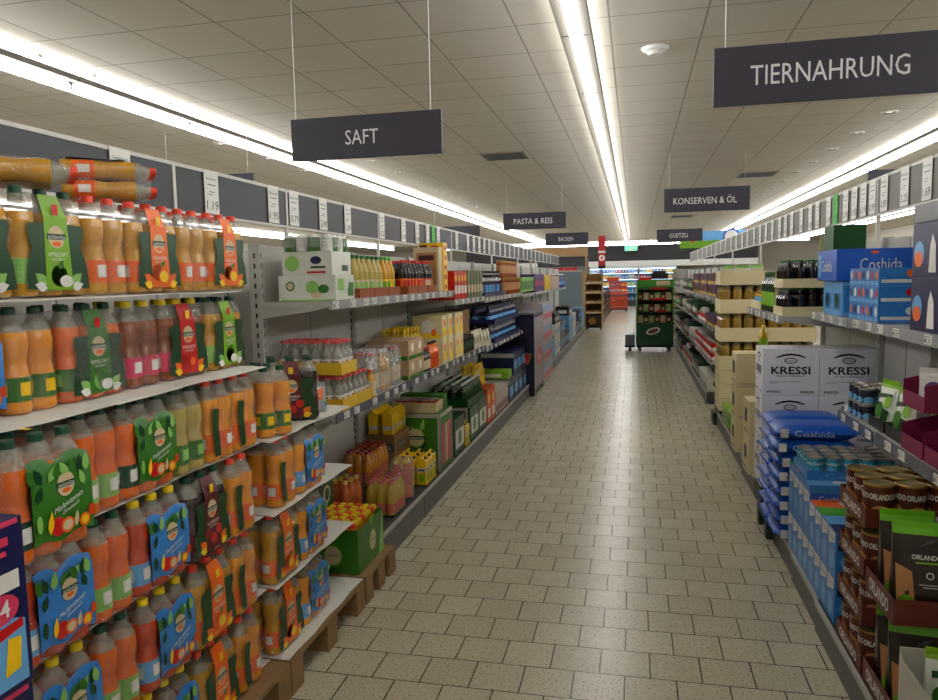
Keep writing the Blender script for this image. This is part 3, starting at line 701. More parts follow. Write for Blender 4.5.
for n, y0, y1 in PA:
    for i in range(6 if n != 'B' else 4):
        X = -1.378 if i < 4 else -1.34
        if n == 'B': X = -1.335 if i else -1.30
        if i == 5: X = -1.42
        atL(sheet(y0, y1, .66 if i < 5 else .5, 0 if i == 0 else .004), 'white card sheet under the ' + LN[i] + ' of juice packs, ' + PN[n] if not (n == 'B' and i == 3) else 'white card sheet topping the farthest juice pallet', 'card sheet', (y0 + y1) / 2, X, LZ[i])
KINDS = {
 'greenstrip': ('amber apple juice', lambda: six_pack('gs', 3, 2, j_amber, lgreen, white, teal, 'strip', 'apple', lime), 'lime green sleeve'),
 'orangestrip': ('orange juice', lambda: six_pack('os', 3, 2, j_amber, orange, white, orcap, 'strip', 'orange', orange), 'orange sleeve and coral caps'),
 'redstrip': ('peach nectar', lambda: six_pack('rs', 3, 2, j_brown, pink, white, yecap, 'strip', 'peach', red), 'red sleeve and yellow caps'),
 'darkstrip': ('cherry nectar', lambda: six_pack('ds', 3, 2, j_dark, dred, white, teal, 'strip', 'cherry', dred), 'dark red sleeve'),
 'bluewide': ('red multivitamin juice', lambda: six_pack('bw', 3, 2, j_red, lblue, white, yecap, 'wide', 'multi', blue, handle=yellow), 'sky blue picture wrap'),
 'blueamber': ('orange multivitamin juice', lambda: six_pack('ba', 3, 2, j_orange, lblue, white, blcap, 'wide', 'multi', blue), 'blue picture wrap over amber bottles'),
 'greenwide': ('carrot orange juice', lambda: six_pack('gw', 3, 2, j_carrot, teal, white, teal, 'wide', 'multi', green, handle=yellow), 'leafy green picture wrap'),
 'carrot': ('carrot juice', lambda: six_pack('c2', 2, 3, j_carrot, lgreen, white, teal, None), 'bare bottles, narrow end forward'),
 'pale': ('pale juice', lambda: six_pack('p2', 2, 3, j_pale, green, lgreen, teal, None), 'pale bottles with green labels'),
 'orange2': ('orange juice', lambda: six_pack('o2', 2, 3, j_orange, orange, white, orcap, 'end'), 'two bare bottles forward and orange labels'),
 'amber2': ('amber juice', lambda: six_pack('a2', 2, 3, j_amber, orange, white, orcap, None), 'two bare amber bottles forward and coral caps'),
 'pink2': ('peach nectar', lambda: six_pack('k2', 2, 3, j_brown, pink, white, yecap, None), 'brown bottles with pink labels and yellow caps'),
 'exotic2': ('mixed juice', lambda: six_pack('e2', 2, 3, j_orange, green, yellow, teal, None), 'green and yellow labels'),
 'loose': ('carrot juice', lambda: six_pack('lo', 3, 2, j_carrot, green, lgreen, teal, 'strip', 'apple', green, .012), 'baggy film and green label'),
}
PK = {}
def pk(k):
    if k not in PK: PK[k] = KINDS[k][1]()
    return PK[k]
LAY = {
 5: (-1.43, [('greenstrip', .755), ('greenstrip', .998), ('greenstrip', 1.241), ('greenstrip', 1.484), ('amber2', 1.729), ('orangestrip', 1.893), ('amber2', 2.136), ('orangestrip', 2.30)]),
 4: (-1.43, [('bluewide', .93), ('bluewide', 1.175), ('exotic2', 1.43), ('loose', 1.60), ('pink2', 1.852), ('redstrip', 2.017), ('greenstrip', 2.262)]),
 3: (-1.35, [('carrot', 1.05), ('greenwide', 1.222), ('carrot', 1.533), ('greenwide', 1.698), ('pale', 1.941), ('orange2', 2.106), ('orange2', 2.270)]),
 2: (-1.335, [('greenwide', 1.055), ('bluewide', 1.30), ('carrot', 1.545), ('bluewide', 1.711), ('darkstrip', 1.955), ('orange2', 2.20), ('orange2', 2.53), ('blueamber', 2.715)]),
 1: (-1.335, [('bluewide', 1.30), ('carrot', 1.545), ('bluewide', 1.711), ('orangestrip', 1.955), ('orange2', 2.20), ('orangestrip', 2.467), ('blueamber', 2.715)]),
 0: (-1.335, [('bluewide', 1.30), ('carrot', 1.545), ('bluewide', 1.711), ('orangestrip', 1.955), ('orange2', 2.20), ('orangestrip', 2.467), ('blueamber', 2.715)]),
}
for li, (X, seq) in LAY.items():
    cnt = {}
    for i, (k, y) in enumerate(seq):
        sp = pk(k); same = [q for q in seq if q[0] == k]; r = [q[1] for q in same].index(y)
        pos = '' if len(same) == 1 else (', ' + (['nearer', 'farther'][r] if len(same) == 2 else (ORD[r] + ' such')))
        lab = KINDS[k][0] + ' pack, ' + KINDS[k][2] + ', in the ' + LN[li] + pos
        o = atL(sp, lab, 'juice pack', y + sp.w / 2, X - random.uniform(0, .008) + (.10 if (li, i) in ((3, 1),) else 0), LZ[li] + .0035, None, random.uniform(-.02, .02))
        if li > 3: o.scale = (1, 1, .95 if li == 4 else 1.0)
# a second rank of packs behind, on the lower layers
for li, seq in ((3, (.95, 1.2, 1.45, 1.7, 1.95, 2.2)), (2, (1.1, 1.35, 1.6, 1.85, 2.1, 2.72))):
    for y in seq: atL(pk('amber2'), 'amber juice six-pack in the rear rank on the ' + LN[li] + ' behind the front packs', 'juice pack', y + .08, -1.70, LZ[li] + .0035, 'rear rank packs of the ' + LN[li])
# packs lying on top
TZ = LZ[5] + .0035 + .274
def flat(k, x, y, z, lab, rz=0.0): T(pk(k), lab, 'juice pack', (x, y, z), rot=(-HP, 0, rz))
def flat2(k, x, y, sc, lab, rz=0.0, ln=.95):
    o = T(k, lab, 'juice pack', (x, y, TZ + sc * (k.d / 2 + .001)), rot=(-HP, 0, rz)); o.scale = (sc, sc, ln)
flat2(pk('orangestrip'), -1.66, 1.88, .74, 'orange juice pack lying on its back, topmost on the juice display', -.86)
six3 = six_pack('t3', 3, 1, j_amber, orange, white, orcap, None); six4 = six_pack('t4', 3, 1, j_amber, green, beige, teal, None)
flat2(six3, -1.62, 1.50, .85, 'flat-lying row of orange-labelled bottles left of the topmost pack', -.80)
flat2(six4, -1.66, 1.16, .85, 'flat-lying row of green-labelled bottles farthest left on the display top', -.60)
# packs standing on the far pallet
z = LZ[3] + .004
T(pk('darkstrip'), 'cherry nectar six-pack with dark red sleeve turned towards the camera on the white card', 'juice pack', (-1.465, 2.90, z), .55)
T(pk('exotic2'), 'baggy six-pack of orange bottles left of the cherry nectar pack on the white card', 'juice pack', (-1.445, 2.60, z), 1.15)
pch = bag('drink_pouch', .09, .06, .135, M('pouch silver white', (168, 172, 172), .25), [('f', 'r', -.04, .02, .04, .045, blue), ('f', 'p', [(-.02, .05), (.0, .10), (.035, .11), (.02, .06)], orange), ('f', 'e', -.02, .08, .014, .016, yellow)], seed=4)
T(pch, 'clear drink pouch with orange and blue print at the far corner of the white card', 'pouch', (-1.42, 3.06, z), .8)
# boxes bottom left
nav = [('f', 'r', .125, .238, .19, .252, pink), ('f', 'r', .14, .222, .185, .230, pink), ('f', 'r', .02, .195, .10, .198, lblue), ('f', 'r', .15, .165, .205, .195, white), ('f', 'p', [(-.21, .01), (.21, .01), (.21, .11), (.12, .15), (.0, .15), (-.21, .12)], lblue), ('f', 'e', .115, .165, .022, .022, beige, .003),
       ('f', 'e', .10, .045, .045, .035, orange, .002), ('f', 'e', .10, .045, .034, .026, yellow, .003), ('f', 'e', .10, .045, .012, .010, dorange, .0034), ('f', 'p', [(.165, .03), (.195, .035), (.20, .085), (.175, .09)], yellow, .002), ('f', 'p', [(.15, .09), (.205, .10), (.205, .115), (.16, .11)], red, .0022), ('f', 'r', .03, .03, .065, .13, beige, .002), ('f', 'e', .135, .075, .012, .03, dorange, .0022),
       ('f', 'e', .165, .140, .034, .024, pink, .003), ('f', 't', '*14', .165, .141, .03, .028, white, .005), ('f', 'r', .04, .175, .052, .245, white, .002), ('f', 'r', -.21, .268, .21, .277, pink),
       ('r', 'r', -.1, .03, .1, .2, lblue), ('l', 'r', -.12, .05, -.02, .25, white), ('l', 'r', -.14, .268, .14, .277, pink)]
NC = carton('iced_tea_carton', .44, .30, .278, navy, nav)
for k in range(4): T(NC, 'navy iced tea carton with fruit picture, ' + ['lowest', 'second from the bottom', 'second from the top', 'topmost'][k] + ' of the lower left stack', 'carton', (-.975 - .15 + .004 * k, .735, .12 + .2795 * k), HP)
T(pallet_spec(.46, .36), 'small wood pallet under the navy cartons', 'pallet', (-1.13, .735, -.022), HP)

# green boxed drinks on the short pallet
gart = [('f', 'e', .02, .11, .05, .058, lime), ('f', 'e', .02, .11, .043, .050, beige, .002), ('f', 't', 'solevita', .02, .115, .07, .018, dgreen, .003), ('l', 'e', 0, .09, .05, .055, lime), ('l', 'e', 0, .09, .043, .047, beige, .002), ('l', 't', 'solevita', 0, .095, .07, .018, dgreen, .003),
        ('f', 'p', [(-.18, .0), (-.10, .0), (-.14, .22)], green, .0012), ('f', 'p', [(.10, .0), (.18, .0), (.17, .22)], lgreen, .0012), ('f', 'p', [(.0, .18), (.05, .24), (-.03, .24)], lime, .0012)]
def open_box(name, w, d, h, m, art):
    b = MB(); t = .003
    b.box(-w / 2, w / 2, -d / 2, d / 2, 0, t, m)
    b.box(-w / 2, -w / 2 + t, -d / 2, d / 2, t, h, m); b.box(w / 2 - t, w / 2, -d / 2, d / 2, t, h, m); b.box(-w / 2 + t, w / 2 - t, -d / 2, -d / 2 + t, t, h, m); b.box(-w / 2 + t, w / 2 - t, d / 2 - t, d / 2, t, h, m)
    box_art(b, frames(w, d, h), art); return S(name, b.mesh(name), w=w, d=d, h=h)
GB = open_box('display_box', .37, .27, .225, green, gart)
MINI = bottle('small_drink_bottle', .245, .021, j_orange, orange, yecap, 'slim', capr=.75)
MINO = bottle('small_drink_bottle', .245, .021, j_orange, dorange, orcap, 'slim', capr=.75)
atL(GB, 'green open box of small bottles at the front of the short pallet', 'box', 3.475, -1.335, .143)
for i in range(8):
    for j in range(6):
        c = (i + j) % 3 == 0
        T(MINO if c else MINI, ('coral' if c else 'yellow') + '-capped small bottle standing in the front green box', 'small bottle', (-1.355 - .022 - .0435 * j, 3.475 - .1535 + .0438 * i, .148), 0, ('coral' if c else 'yellow') + '-capped bottles in the green box')
G2 = carton('drinks_carton', .185, .20, .215, dgreen, [('f', 'e', 0, .10, .045, .05, beige), ('f', 'e', 0, .10, .03, .034, dgreen, .002), ('l', 'e', 0, .10, .045, .05, beige), ('f', 'r', -.09, .19, .09, .205, lgreen)])
for k in range(2):
    for s_ in range(2): atL(G2, 'dark green drinks carton, ' + ['near', 'far'][k] + ' column, ' + ['lower', 'upper'][s_] + ' tier behind the open box of small bottles', 'carton', 3.375 + .19 * k, -1.615, .143 + .217 * s_)

# ------------------------------------------------------------------ left upper shelf
ZU, ZM, ZB = 1.502, .932, .178
palm = [('l', 'e', -.09, .075, .025, .025, green), ('l', 'e', -.09, .075, .017, .017, beige, .002), ('l', 'e', .03, .07, .035, .032, lgreen), ('l', 'e', .09, .06, .03, .022, green), ('l', 'e', .05, .03, .03, .016, beige, .002), ('l', 'r', -.14, .0, .15, .008, lgreen),
        ('f', 'r', -.10, .05, -.02, .11, lgreen), ('f', 'r', .03, .02, .11, .09, green), ('f', 'e', .02, .08, .02, .02, white, .002)]
AC = carton('aloe_drink_case', .25, .31, .128, M('off white case', (216, 220, 210), .5), palm)
AC2 = carton('aloe_drink_case', .25, .27, .118, M('off white case', (216, 220, 210), .5), [('l', 'e', -.08, .06, .04, .04, lgreen), ('l', 'p', [(.0, .01), (.10, .01), (.10, .02), (.0, .02)], red), ('l', 'e', .05, .075, .03, .02, navy), ('l', 'r', .02, .035, .10, .045, dgreen), ('f', 'r', .0, .02, .08, .05, dgreen)])
T(AC, 'white drinks case with green plant print, lowest on the upper left shelf', 'carton', (-1.455 - .155, 3.54, ZU), HP)
T(AC2, 'white drinks case with red and green print, middle of the upper left stack', 'carton', (-1.47 - .14, 3.55, ZU + .129), HP)
six = []
b = MB()
for i in range(4):
    for j in range(4): b.lathe([(0, 0), (.03, 0), (.03, .07), (.024, .082), (0, .082)], [lgreen, green if (i + j) % 2 else white, whcap, whcap], 10, c=(-.099 + .066 * i, -.099 + .066 * j, 0))
fl = bpy.data.meshes.new('shrink_film'); bm = bmesh.new(); bmesh.ops.create_cube(bm, size=1)
for v in bm.verts: v.co = Vector((v.co.x * .268, v.co.y * .268, .044 + v.co.z * .086))
bmesh.ops.bevel(bm, geom=bm.edges[:], offset=.02, segments=2, affect='EDGES'); bm.to_mesh(fl); bm.free(); fl.materials.append(FILMH)
TR = S('wrapped_drink_cans', b.mesh('wrapped_drink_cans'), [S('shrink_film', fl)])
T(TR, 'film-wrapped tray of small green and white drinks topmost on the upper left shelf', 'drink pack', (-1.61, 3.55, ZU + .2485), HP)
browntray = M('orange brown card', (164, 92, 46), .6)
def bottle_trays(sp, n, tr, lab, labt, grp, Y0, X, z, nx, ny, step, side='L'):
    for k in range(n):
        Yc = Y0 + step * (k + .5)
        (atL if side == 'L' else atR)(tr, labt, 'tray', Yc, X, z, grp + ' trays')
        sg = -1 if side == 'L' else 1
        for i in range(nx):
            for j in range(ny):
                T(sp, lab, 'bottle', (X + sg * (.005 + (tr.d - .01) * (j + .5) / ny), Yc - (tr.w - .01) / 2 + (tr.w - .01) * (i + .5) / nx, z + .0035), random.uniform(0, 6), grp)
bt1 = bottle('syrup_bottle', .235, .034, j_pale, beige, grcap, 'round', (.12, .42), lgreen)
bt2 = bottle('syrup_bottle', .235, .034, j_amber, yellow, lgcap, 'round', (.12, .42), lime)
bt3 = bottle('cordial_bottle', .225, .034, j_black, orange, recap, 'round', (.12, .45), red)
bt4 = bottle('cordial_bottle', .225, .034, j_black, dorange, recap, 'round', (.12, .45), beige)
trb = tray('cardboard_tray', .225, .30, .055, browntray)
bottle_trays(bt1, 2, trb, 'pale syrup bottle with green cap on the upper left shelf beside the white cases', 'orange-brown tray under the green-capped pale bottles', 'green-capped pale bottles', 3.74, -1.455, ZU, 3, 3, .235)
bottle_trays(bt2, 1, trb, 'amber syrup bottle with light green cap on the upper left shelf', 'orange-brown tray under the amber bottles', 'amber syrup bottles', 4.21, -1.455, ZU, 3, 3, .235)
bottle_trays(bt3, 2, trb, 'dark cordial bottle with red cap and orange label on the upper left shelf', 'orange-brown tray under the nearer dark bottles', 'nearer dark cordial bottles', 4.61, -1.455, ZU, 3, 3, .235)
bottle_trays(bt4, 1, trb, 'dark cordial bottle with red cap and deep orange label, far end of upper left shelf', 'orange-brown tray under the farther dark bottles', 'farther dark cordial bottles', 5.09, -1.455, ZU, 3, 3, .235)
# dispenser tower and further goods on the upper shelf
yb = carton('yellow_sweet_box', .12, .2, .075, yellow, [('l', 'e', .03, .035, .04, .02, red), ('f', 'e', 0, .035, .04, .02, red), ('l', 'r', -.09, .01, -.03, .06, brown)])
for k in range(5): atL(yb, 'small yellow and red box, ' + ORD[k] + ' from the bottom in the upper left tower', 'box', 5.62, -1.46, ZU + .001 + .076 * k)
wb = carton('white_info_box', .10, .2, .34, beige, [('l', 'r', -.08, .05, .08, .3, tan), ('l', 'r', -.06, .24, .06, .28, brown, .002), ('l', 'r', -.06, .1, .04, .16, yellow, .002)]); atL(wb, 'tall beige box beside the tower of yellow boxes on the upper left shelf', 'box', 5.47, -1.46, ZU)
Z3 = 1.422
rb = carton('red_packet', .11, .24, .24, red, [('l', 'p', [(-.12, .02), (-.05, .02), (.06, .22), (-.02, .22)], white), ('l', 'r', .02, .02, .11, .08, beige), ('f', 'r', -.04, .05, .04, .12, white), ('f', 'e', 0, .18, .03, .03, yellow)])
fill('L', rb, 'tall red and white packet on the upper left shelf beyond the yellow tower', 'packet', 'red packets upper left', 5.90, 6.36, -1.46, Z3, 1)
gb_ = carton('olive_packet', .11, .24, .25, M('olive print', (110, 118, 82), .45), [('l', 'p', [(-.12, .02), (-.05, .02), (.06, .23), (-.02, .23)], beige), ('f', 'r', -.04, .05, .04, .12, beige), ('l', 'r', .03, .01, .11, .07, red)])
fill('L', gb_, 'tall olive green packet beyond the red packets on the upper left shelf', 'packet', 'olive packets upper left', 6.38, 7.05, -1.46, Z3, 1)
nvb = bottle('dark_bottle', .27, .036, j_black, navy, blcap, 'round', (.1, .5), lblue)
trn = tray('cardboard_tray', .24, .31, .05, navy)
bottle_trays(nvb, 5, trn, 'dark bottle with navy label in the navy trays on the upper left shelf', 'navy tray under the dark bottles on the upper left shelf', 'navy-labelled dark bottles', 7.14, -1.46, 1.402, 3, 2, .243)
jb = jar('brown_jar', .20, .042, j_brown, tan, gold); fill('L', jb, 'brown jar with tan label behind the dark navy bottles, upper left shelf', 'jar', 'brown jars upper left', 8.4, 9.5, -1.46, 1.402, 2); fill('L', jb, 'brown jar in the raised row of the upper left shelf', 'jar', 'brown jars upper tier', 8.4, 9.5, -1.50, 1.602, 1)
gbx = carton('green_packet', .12, .22, .2, lgreen, [('l', 'r', -.06, .03, .06, .12, dgreen), ('f', 'r', -.03, .03, .03, .15, dgreen)]); fill('L', gbx, 'light green packet between brown jars and purple boxes on the upper left shelf', 'packet', 'green packets upper left', 9.62, 10.8, -1.46, 1.402)
pbx = carton('purple_packet', .13, .22, .27, purple, [('l', 'e', 0, .16, .05, .05, white), ('l', 'r', -.1, .02, .1, .08, red), ('f', 'e', 0, .13, .04, .05, pink)]); fill('L', pbx, 'purple packet with white disc on the upper left shelf', 'packet', 'purple packets upper left', 10.87, 12.05, -1.46, 1.372)
ybx = carton('yellow_packet', .13, .22, .26, yellow, [('l', 'r', -.1, .14, .1, .22, red), ('l', 'r', -.06, .03, .06, .1, white)]); fill('L', ybx, 'yellow packet with red stripe on the far upper left shelf', 'packet', 'yellow packets upper left', 12.12, 13.0, -1.46, 1.372)
bbx = carton('beige_packet', .14, .22, .24, M('pinkish beige card', (196, 170, 160), .5), [('l', 'r', -.08, .05, .08, .12, brown)]); fill('L', bbx, 'pinkish beige packet on the far upper left shelf', 'packet', 'beige packets upper left', 13.05, 14.5, -1.46, 1.372)
vbx = bottle('detergent_bottle', .28, .05, M('violet blue bottle', (48, 44, 130), .3), lblue, whcap, 'round', (.2, .5)); fill('L', vbx, 'violet-blue bottle at the far end of the upper left shelf', 'bottle', 'violet bottles upper left', 14.55, 15.8, -1.46, 1.372, 2)

# ------------------------------------------------------------------ left middle shelf
ytr = tray('yellow_tray', .215, .36, .062, yelcard, frontm=None)
sb_ = bottle('small_soda_bottle', .172, .0285, j_clear, white, pkcap, 'slim', (.1, .45), tan, capr=.62); sb2 = sb_
for s_, (ys, xo) in enumerate((((3.46, 3.68), 0), ((3.46,), .0))):
    for i, y in enumerate(ys):
        lab = ['near lower', 'far lower'][i] if s_ == 0 else 'upper'
        atL(ytr, lab + ' yellow tray of small pink-capped bottles on the middle left shelf', 'tray', y + .11, -1.46, ZM + .187 * s_)
        for a in range(3):
            for c in range(6): T(sb_, 'small pink-capped bottle in the ' + lab + ' yellow tray', 'bottle', (-1.467 - .0585 * (c + .5), y + .005 + .0685 * (a + .5), ZM + .187 * s_ + .0035), random.uniform(-.2, .2), 'bottles in the ' + lab + ' yellow tray')
def wrap_pack(name, sp, nx, ny, loose=.0, film=None, tilt=0):
    kids = []; p = 2 * sp.w / 2 + .0015
    for i in range(nx):
        for j in range(ny): kids.append(S('bottle', sp.mesh, [S(k.name, k.mesh, loc=k.loc) for k in sp.kids], loc=((i - (nx - 1) / 2) * p, (j - (ny - 1) / 2) * p, .002)))
    pts = []; r0 = sp.w / 2 + .002
    for i in (0, nx - 1):
        for j in (0, ny - 1):
            for k in range(8):
                a = 2 * PI * k / 8 + .39
                for r, zz in ((r0, .003), (r0 + .001, sp.h * .6), (r0 * .8, sp.h * .82), (r0 * .5, sp.h * 1.01)): pts.append(((i - (nx - 1) / 2) * p + (r + random.random() * loose) * math.cos(a), (j - (ny - 1) / 2) * p + (r + random.random() * loose) * math.sin(a), zz + random.random() * loose * .6 * (zz > .01)))
    me = hull(pts, 'film'); me.materials.append(film or FILM); kids.append(S('shrink_film', me))
    return S(name, None, kids, w=nx * p + .006 + loose, d=ny * p + .006 + loose, h=sp.h + .004)
gl1 = bottle('cider_bottle', .245, .035, j_clear, beige, recap, 'tall', (.12, .5)); gl2 = bottle('cider_bottle', .245, .035, j_amber, beige, whcap, 'tall', (.12, .45))
atL(wrap_pack('cider_pack', gl1, 2, 3, .01, FILMH), 'film-wrapped pack of clear bottles with red caps next to the yellow trays', 'bottle pack', 4.02, -1.47, ZM)
atL(wrap_pack('cider_pack', gl2, 2, 3, .01, FILMH), 'film-wrapped pack of amber bottles in the middle of the middle left shelf', 'bottle pack', 4.22, -1.47, ZM)
atL(wrap_pack('cider_pack', gl1, 2, 3, .012, FILMH), 'film-wrapped pack of clear bottles behind the amber wrapped pack', 'bottle pack', 4.42, -1.47, ZM)
T(bottle('small_cider_bottle', .16, .028, j_amber, beige, orcap, 'round', (.1, .6)), 'single small bottle with orange cap in front of the wrapped packs', 'bottle', (-1.475, 3.935 - .02, ZM), 0)
bc = carton('beige_drink_carton', .17, .3, .13, M('beige case', (190, 160, 126), .5), [('f', 'r', -.08, 0, .08, .028, green), ('l', 'r', -.14, 0, .14, .028, green), ('l', 'e', 0, .08, .03, .03, white), ('f', 'e', 0, .08, .03, .03, white)])
for k in range(2):
    for s_ in range(2): atL(bc, ['lower', 'upper'][s_] + ' beige and green carton, ' + ['near', 'far'][k] + ' of the two stacks on the middle left shelf', 'carton', 4.70 + .175 * k, -1.465, ZM + .132 * s_)
oil = bottle('oil_bottle', .31, .036, j_yel, M('pale yellow label', (222, 214, 130), .4), yecap, 'oil', (.15, .5))
fill('L', oil, 'tall yellow oil bottle at the back of the middle left shelf', 'bottle', 'tall oil bottles', 5.0, 5.42, -1.60, ZM, 3)
ob = bottle('orange_bottle', .20, .032, j_carrot, dorange, blcap, 'round', (.1, .55)); db_ = bottle('dark_sauce_bottle', .17, .03, j_black, beige, recap, 'round', (.1, .5))
fill('L', db_, 'small dark bottle with red cap in front of the tall oil bottles', 'bottle', 'small dark bottles', 4.99, 5.19, -1.47, ZM, 1); fill('L', ob, 'orange bottle with black cap in front of the tall oil bottles', 'bottle', 'orange bottles', 5.20, 5.42, -1.47, ZM, 1)
tc = carton('yellow_white_carton', .13, .24, .19, M('pale cream print', (224, 214, 170), .45), [('l', 'r', -.1, .02, .1, .05, yellow), ('l', 'e', .0, .11, .05, .05, white), ('f', 'r', -.05, .03, .05, .09, yellow), ('f', 'e', 0, .13, .03, .03, orange, .002), ('l', 'e', .05, .06, .02, .03, orange, .002)])
fill('L', tc, 'cream and yellow carton stacked two high before the unit gap on the middle left shelf', 'carton', 'cream and yellow cartons', 5.45, 5.83, -1.46, ZM, 1, stack=2)
fill('L', tc, 'cream and yellow carton just beyond the unit gap on the middle left shelf', 'carton', 'cream and yellow cartons beyond the gap', 5.90, 6.18, -1.46, ZM, 1, stack=2)
T(carton('kraft_box', .95, .2, .36, kraft, [('f', 'r', -.3, .1, -.05, .2, kraftd), ('l', 'r', -.08, .05, .08, .2, kraftd)]), 'long brown cardboard box at the back of the middle left shelf', 'box', (-1.74, 6.75, ZM), HP)
dj = jar('dark_jar', .15, .038, j_black, dgreen, blcap); cj = bag('cream_bag', .11, .07, .17, M('cream foil', (204, 196, 170), .35), [('f', 'e', 0, .08, .03, .035, dgreen)], seed=8)
fill('L', dj, 'dark jar with black lid in front of the long brown box', 'jar', 'dark jars middle left', 6.2, 6.7, -1.47, ZM, 2); fill('L', cj, 'cream foil bag in front of the long brown box', 'bag', 'cream bags middle left', 6.72, 7.08, -1.48, ZM, 1)
fill('L', cj, 'cream foil bag in the second row beyond the long brown box', 'bag', 'cream bags further on', 7.15, 7.6, -1.48, .902, 2)
nb2 = bottle('navy_speckled_bottle', .20, .036, M('navy bottle', (34, 34, 78), .3), lblue, blcap, 'round', (.2, .4)); trn2 = tray('navy_tray', .24, .31, .05, navy)
for s_ in range(2): bottle_trays(nb2, 7, trn2, 'navy bottle in the ' + ['lower', 'upper'][s_] + ' tier before the navy display bin', 'navy tray, ' + ['lower', 'upper'][s_] + ' tier before the navy display bin', ['lower', 'upper'][s_] + ' tier navy bottles', 7.66, -1.46, .902 + .205 * s_, 3, 2, .243)

# navy display bin
b = MB(); w = .47
b.box(-w / 2, w / 2, -.52, .52, .05, 1.10, dnavy); b.box(-w / 2 - .005, w / 2 + .005, -.53, .53, 1.10, 1.125, M('bin lid grey', (138, 140, 146), .5)); b.rect(lambda u, v, o: (w / 2 + o, u, v), -.50, .10, .50, 1.06, M('bin side pale', (170, 164, 168), .5), .002)
fr = lambda u, v, o: (u, -.52 - o, v)
e = MB(); e.pol(fr, [(-.22, .42), (-.17, .59), (.0, .61), (.20, .58), (.16, .44), (0, .40)], gold, .002); e.pol(fr, [(-.20, .435), (-.155, .575), (0, .595), (.18, .565), (.145, .455), (0, .415)], red, .004); e.txt(fr, 'Barilla', 0, .505, .26, .08, white, .006)
e2 = MB(); f3 = lambda u, v, o: (w / 2 + .002 + o, u, v); e2.ell(f3, 0, .5, .3, .12, red, .002); e2.txt(f3, 'Barilla', 0, .5, .4, .1, white, .004)
q = MB()
for sx in (-.2, .2):
    for sy in (-.45, .45): q.box(sx - .03, sx + .03, sy - .05, sy + .05, 0, .05, blackm)
T(S('display_bin', b.mesh('display_bin', .006), [S('front_emblem', e.mesh('front_emblem')), S('side_emblem', e2.mesh('side_emblem')), S('feet', q.mesh('feet'))]), 'large navy display bin with a red and gold emblem and grey lid', 'display bin', (-1.545, 10.16, 0))
wp = carton('white_pink_case', .30, .4, .30, M('white pink case', (196, 186, 186), .5), [('f', 'r', -.12, .06, .12, .14, pink), ('f', 'r', -.12, .18, .12, .26, lblue), ('l', 'r', -.15, .05, .1, .2, pink)])
for k in range(4): fill('L', wp, 'white and pink case stacked beyond the navy display bin, ' + ['lowest', 'second', 'third', 'topmost'][k] + ' layer', 'case', 'white pink cases layer ' + ORD[k], 10.75, 12.0, -1.33, .001 + .301 * k)

# ------------------------------------------------------------------ left lower deck
small = bottle('small_smoothie_bottle', .205, .030, j_yel, j_pink, pkcap, 'round', (.05, .35), capr=.45)
smalr = bottle('small_smoothie_bottle', .205, .030, j_orange, j_pink, recap, 'round', (.05, .35), capr=.45)
car = bottle('carrot_juice_bottle', .24, .034, j_carrot, j_carrot, yecap, 'round', (.05, .35))
redb = bottle('red_juice_bottle', .24, .034, j_red, j_carrot, yecap, 'round', (.05, .35))
T(wrap_pack('smoothie_pack', small, 4, 3), 'pack of small pink-capped bottles nearest the front lip of the low left deck', 'bottle pack', (-1.505, 4.20, ZB), HP)
T(wrap_pack('juice_pack', car, 3, 2, .01), 'wrapped carrot juice pack with yellow caps at the near end of the low left deck', 'bottle pack', (-1.70, 4.03, ZB), HP - .1)
T(wrap_pack('smoothie_pack', smalr, 6, 3, .004), 'long pack of red-capped yellow bottles at the back of the low left deck', 'bottle pack', (-1.74, 4.50, ZB + .12), HP)
T(carton('kraft_riser', .42, .22, .118, kraftd), 'low brown carton under the long pack of red-capped bottles', 'carton', (-1.74, 4.50, ZB), HP)
T(wrap_pack('juice_pack', redb, 2, 2, .02, FILMH), 'hazy film pack of red juice bottles with green print behind the small pink-capped pack', 'bottle pack', (-1.50, 4.50, ZB), HP + .2)
yt = tetra('yellow_iced_tea_carton', .068, .068, .20, yellow, [('f', 'r', -.03, .09, .03, .12, white), ('f', 'r', -.024, .10, .024, .11, black, .002), ('l', 'r', -.03, .09, .03, .12, white), ('f', 'e', 0, .05, .024, .03, lime, .0012), ('l', 'e', 0, .05, .024, .03, lime, .0012), ('l', 'r', -.024, .10, .024, .11, black, .002)], capm=blcap)
yellowcell = 'yellow iced tea carton in the block in front of the green display'
cells(yt, yellowcell, 'drink carton', 'yellow iced tea block', -1.645, -1.40, 4.74, 5.02, ZB, HP)
kc = carton('kraft_carton', .34, .215, .17, kraft, [('f', 'r', -.1, .05, .1, .11, steeld), ('f', 't', 'SOLEVITA', 0, .08, .16, .03, beige, .002), ('l', 'r', -.1, .05, .1, .11, steeld), ('l', 't', 'SOLEVITA', 0, .08, .16, .03, beige, .002)])
for k in range(2): atL(kc, ['lower', 'upper'][k] + ' brown carton at the back beside the yellow iced tea', 'carton', 4.93, -1.632, ZB + .171 * k)
yc = tetra('yellow_carton', .07, .07, .17, yellow, [('f', 'r', -.028, .03, .028, .06, white), ('l', 'r', -.028, .03, .028, .06, white)])
cells(yc, 'yellow carton standing on the brown cartons at the back of the low left deck', 'drink carton', 'yellow cartons on kraft', -1.845, -1.635, 4.77, 5.09, ZB + .343, HP)
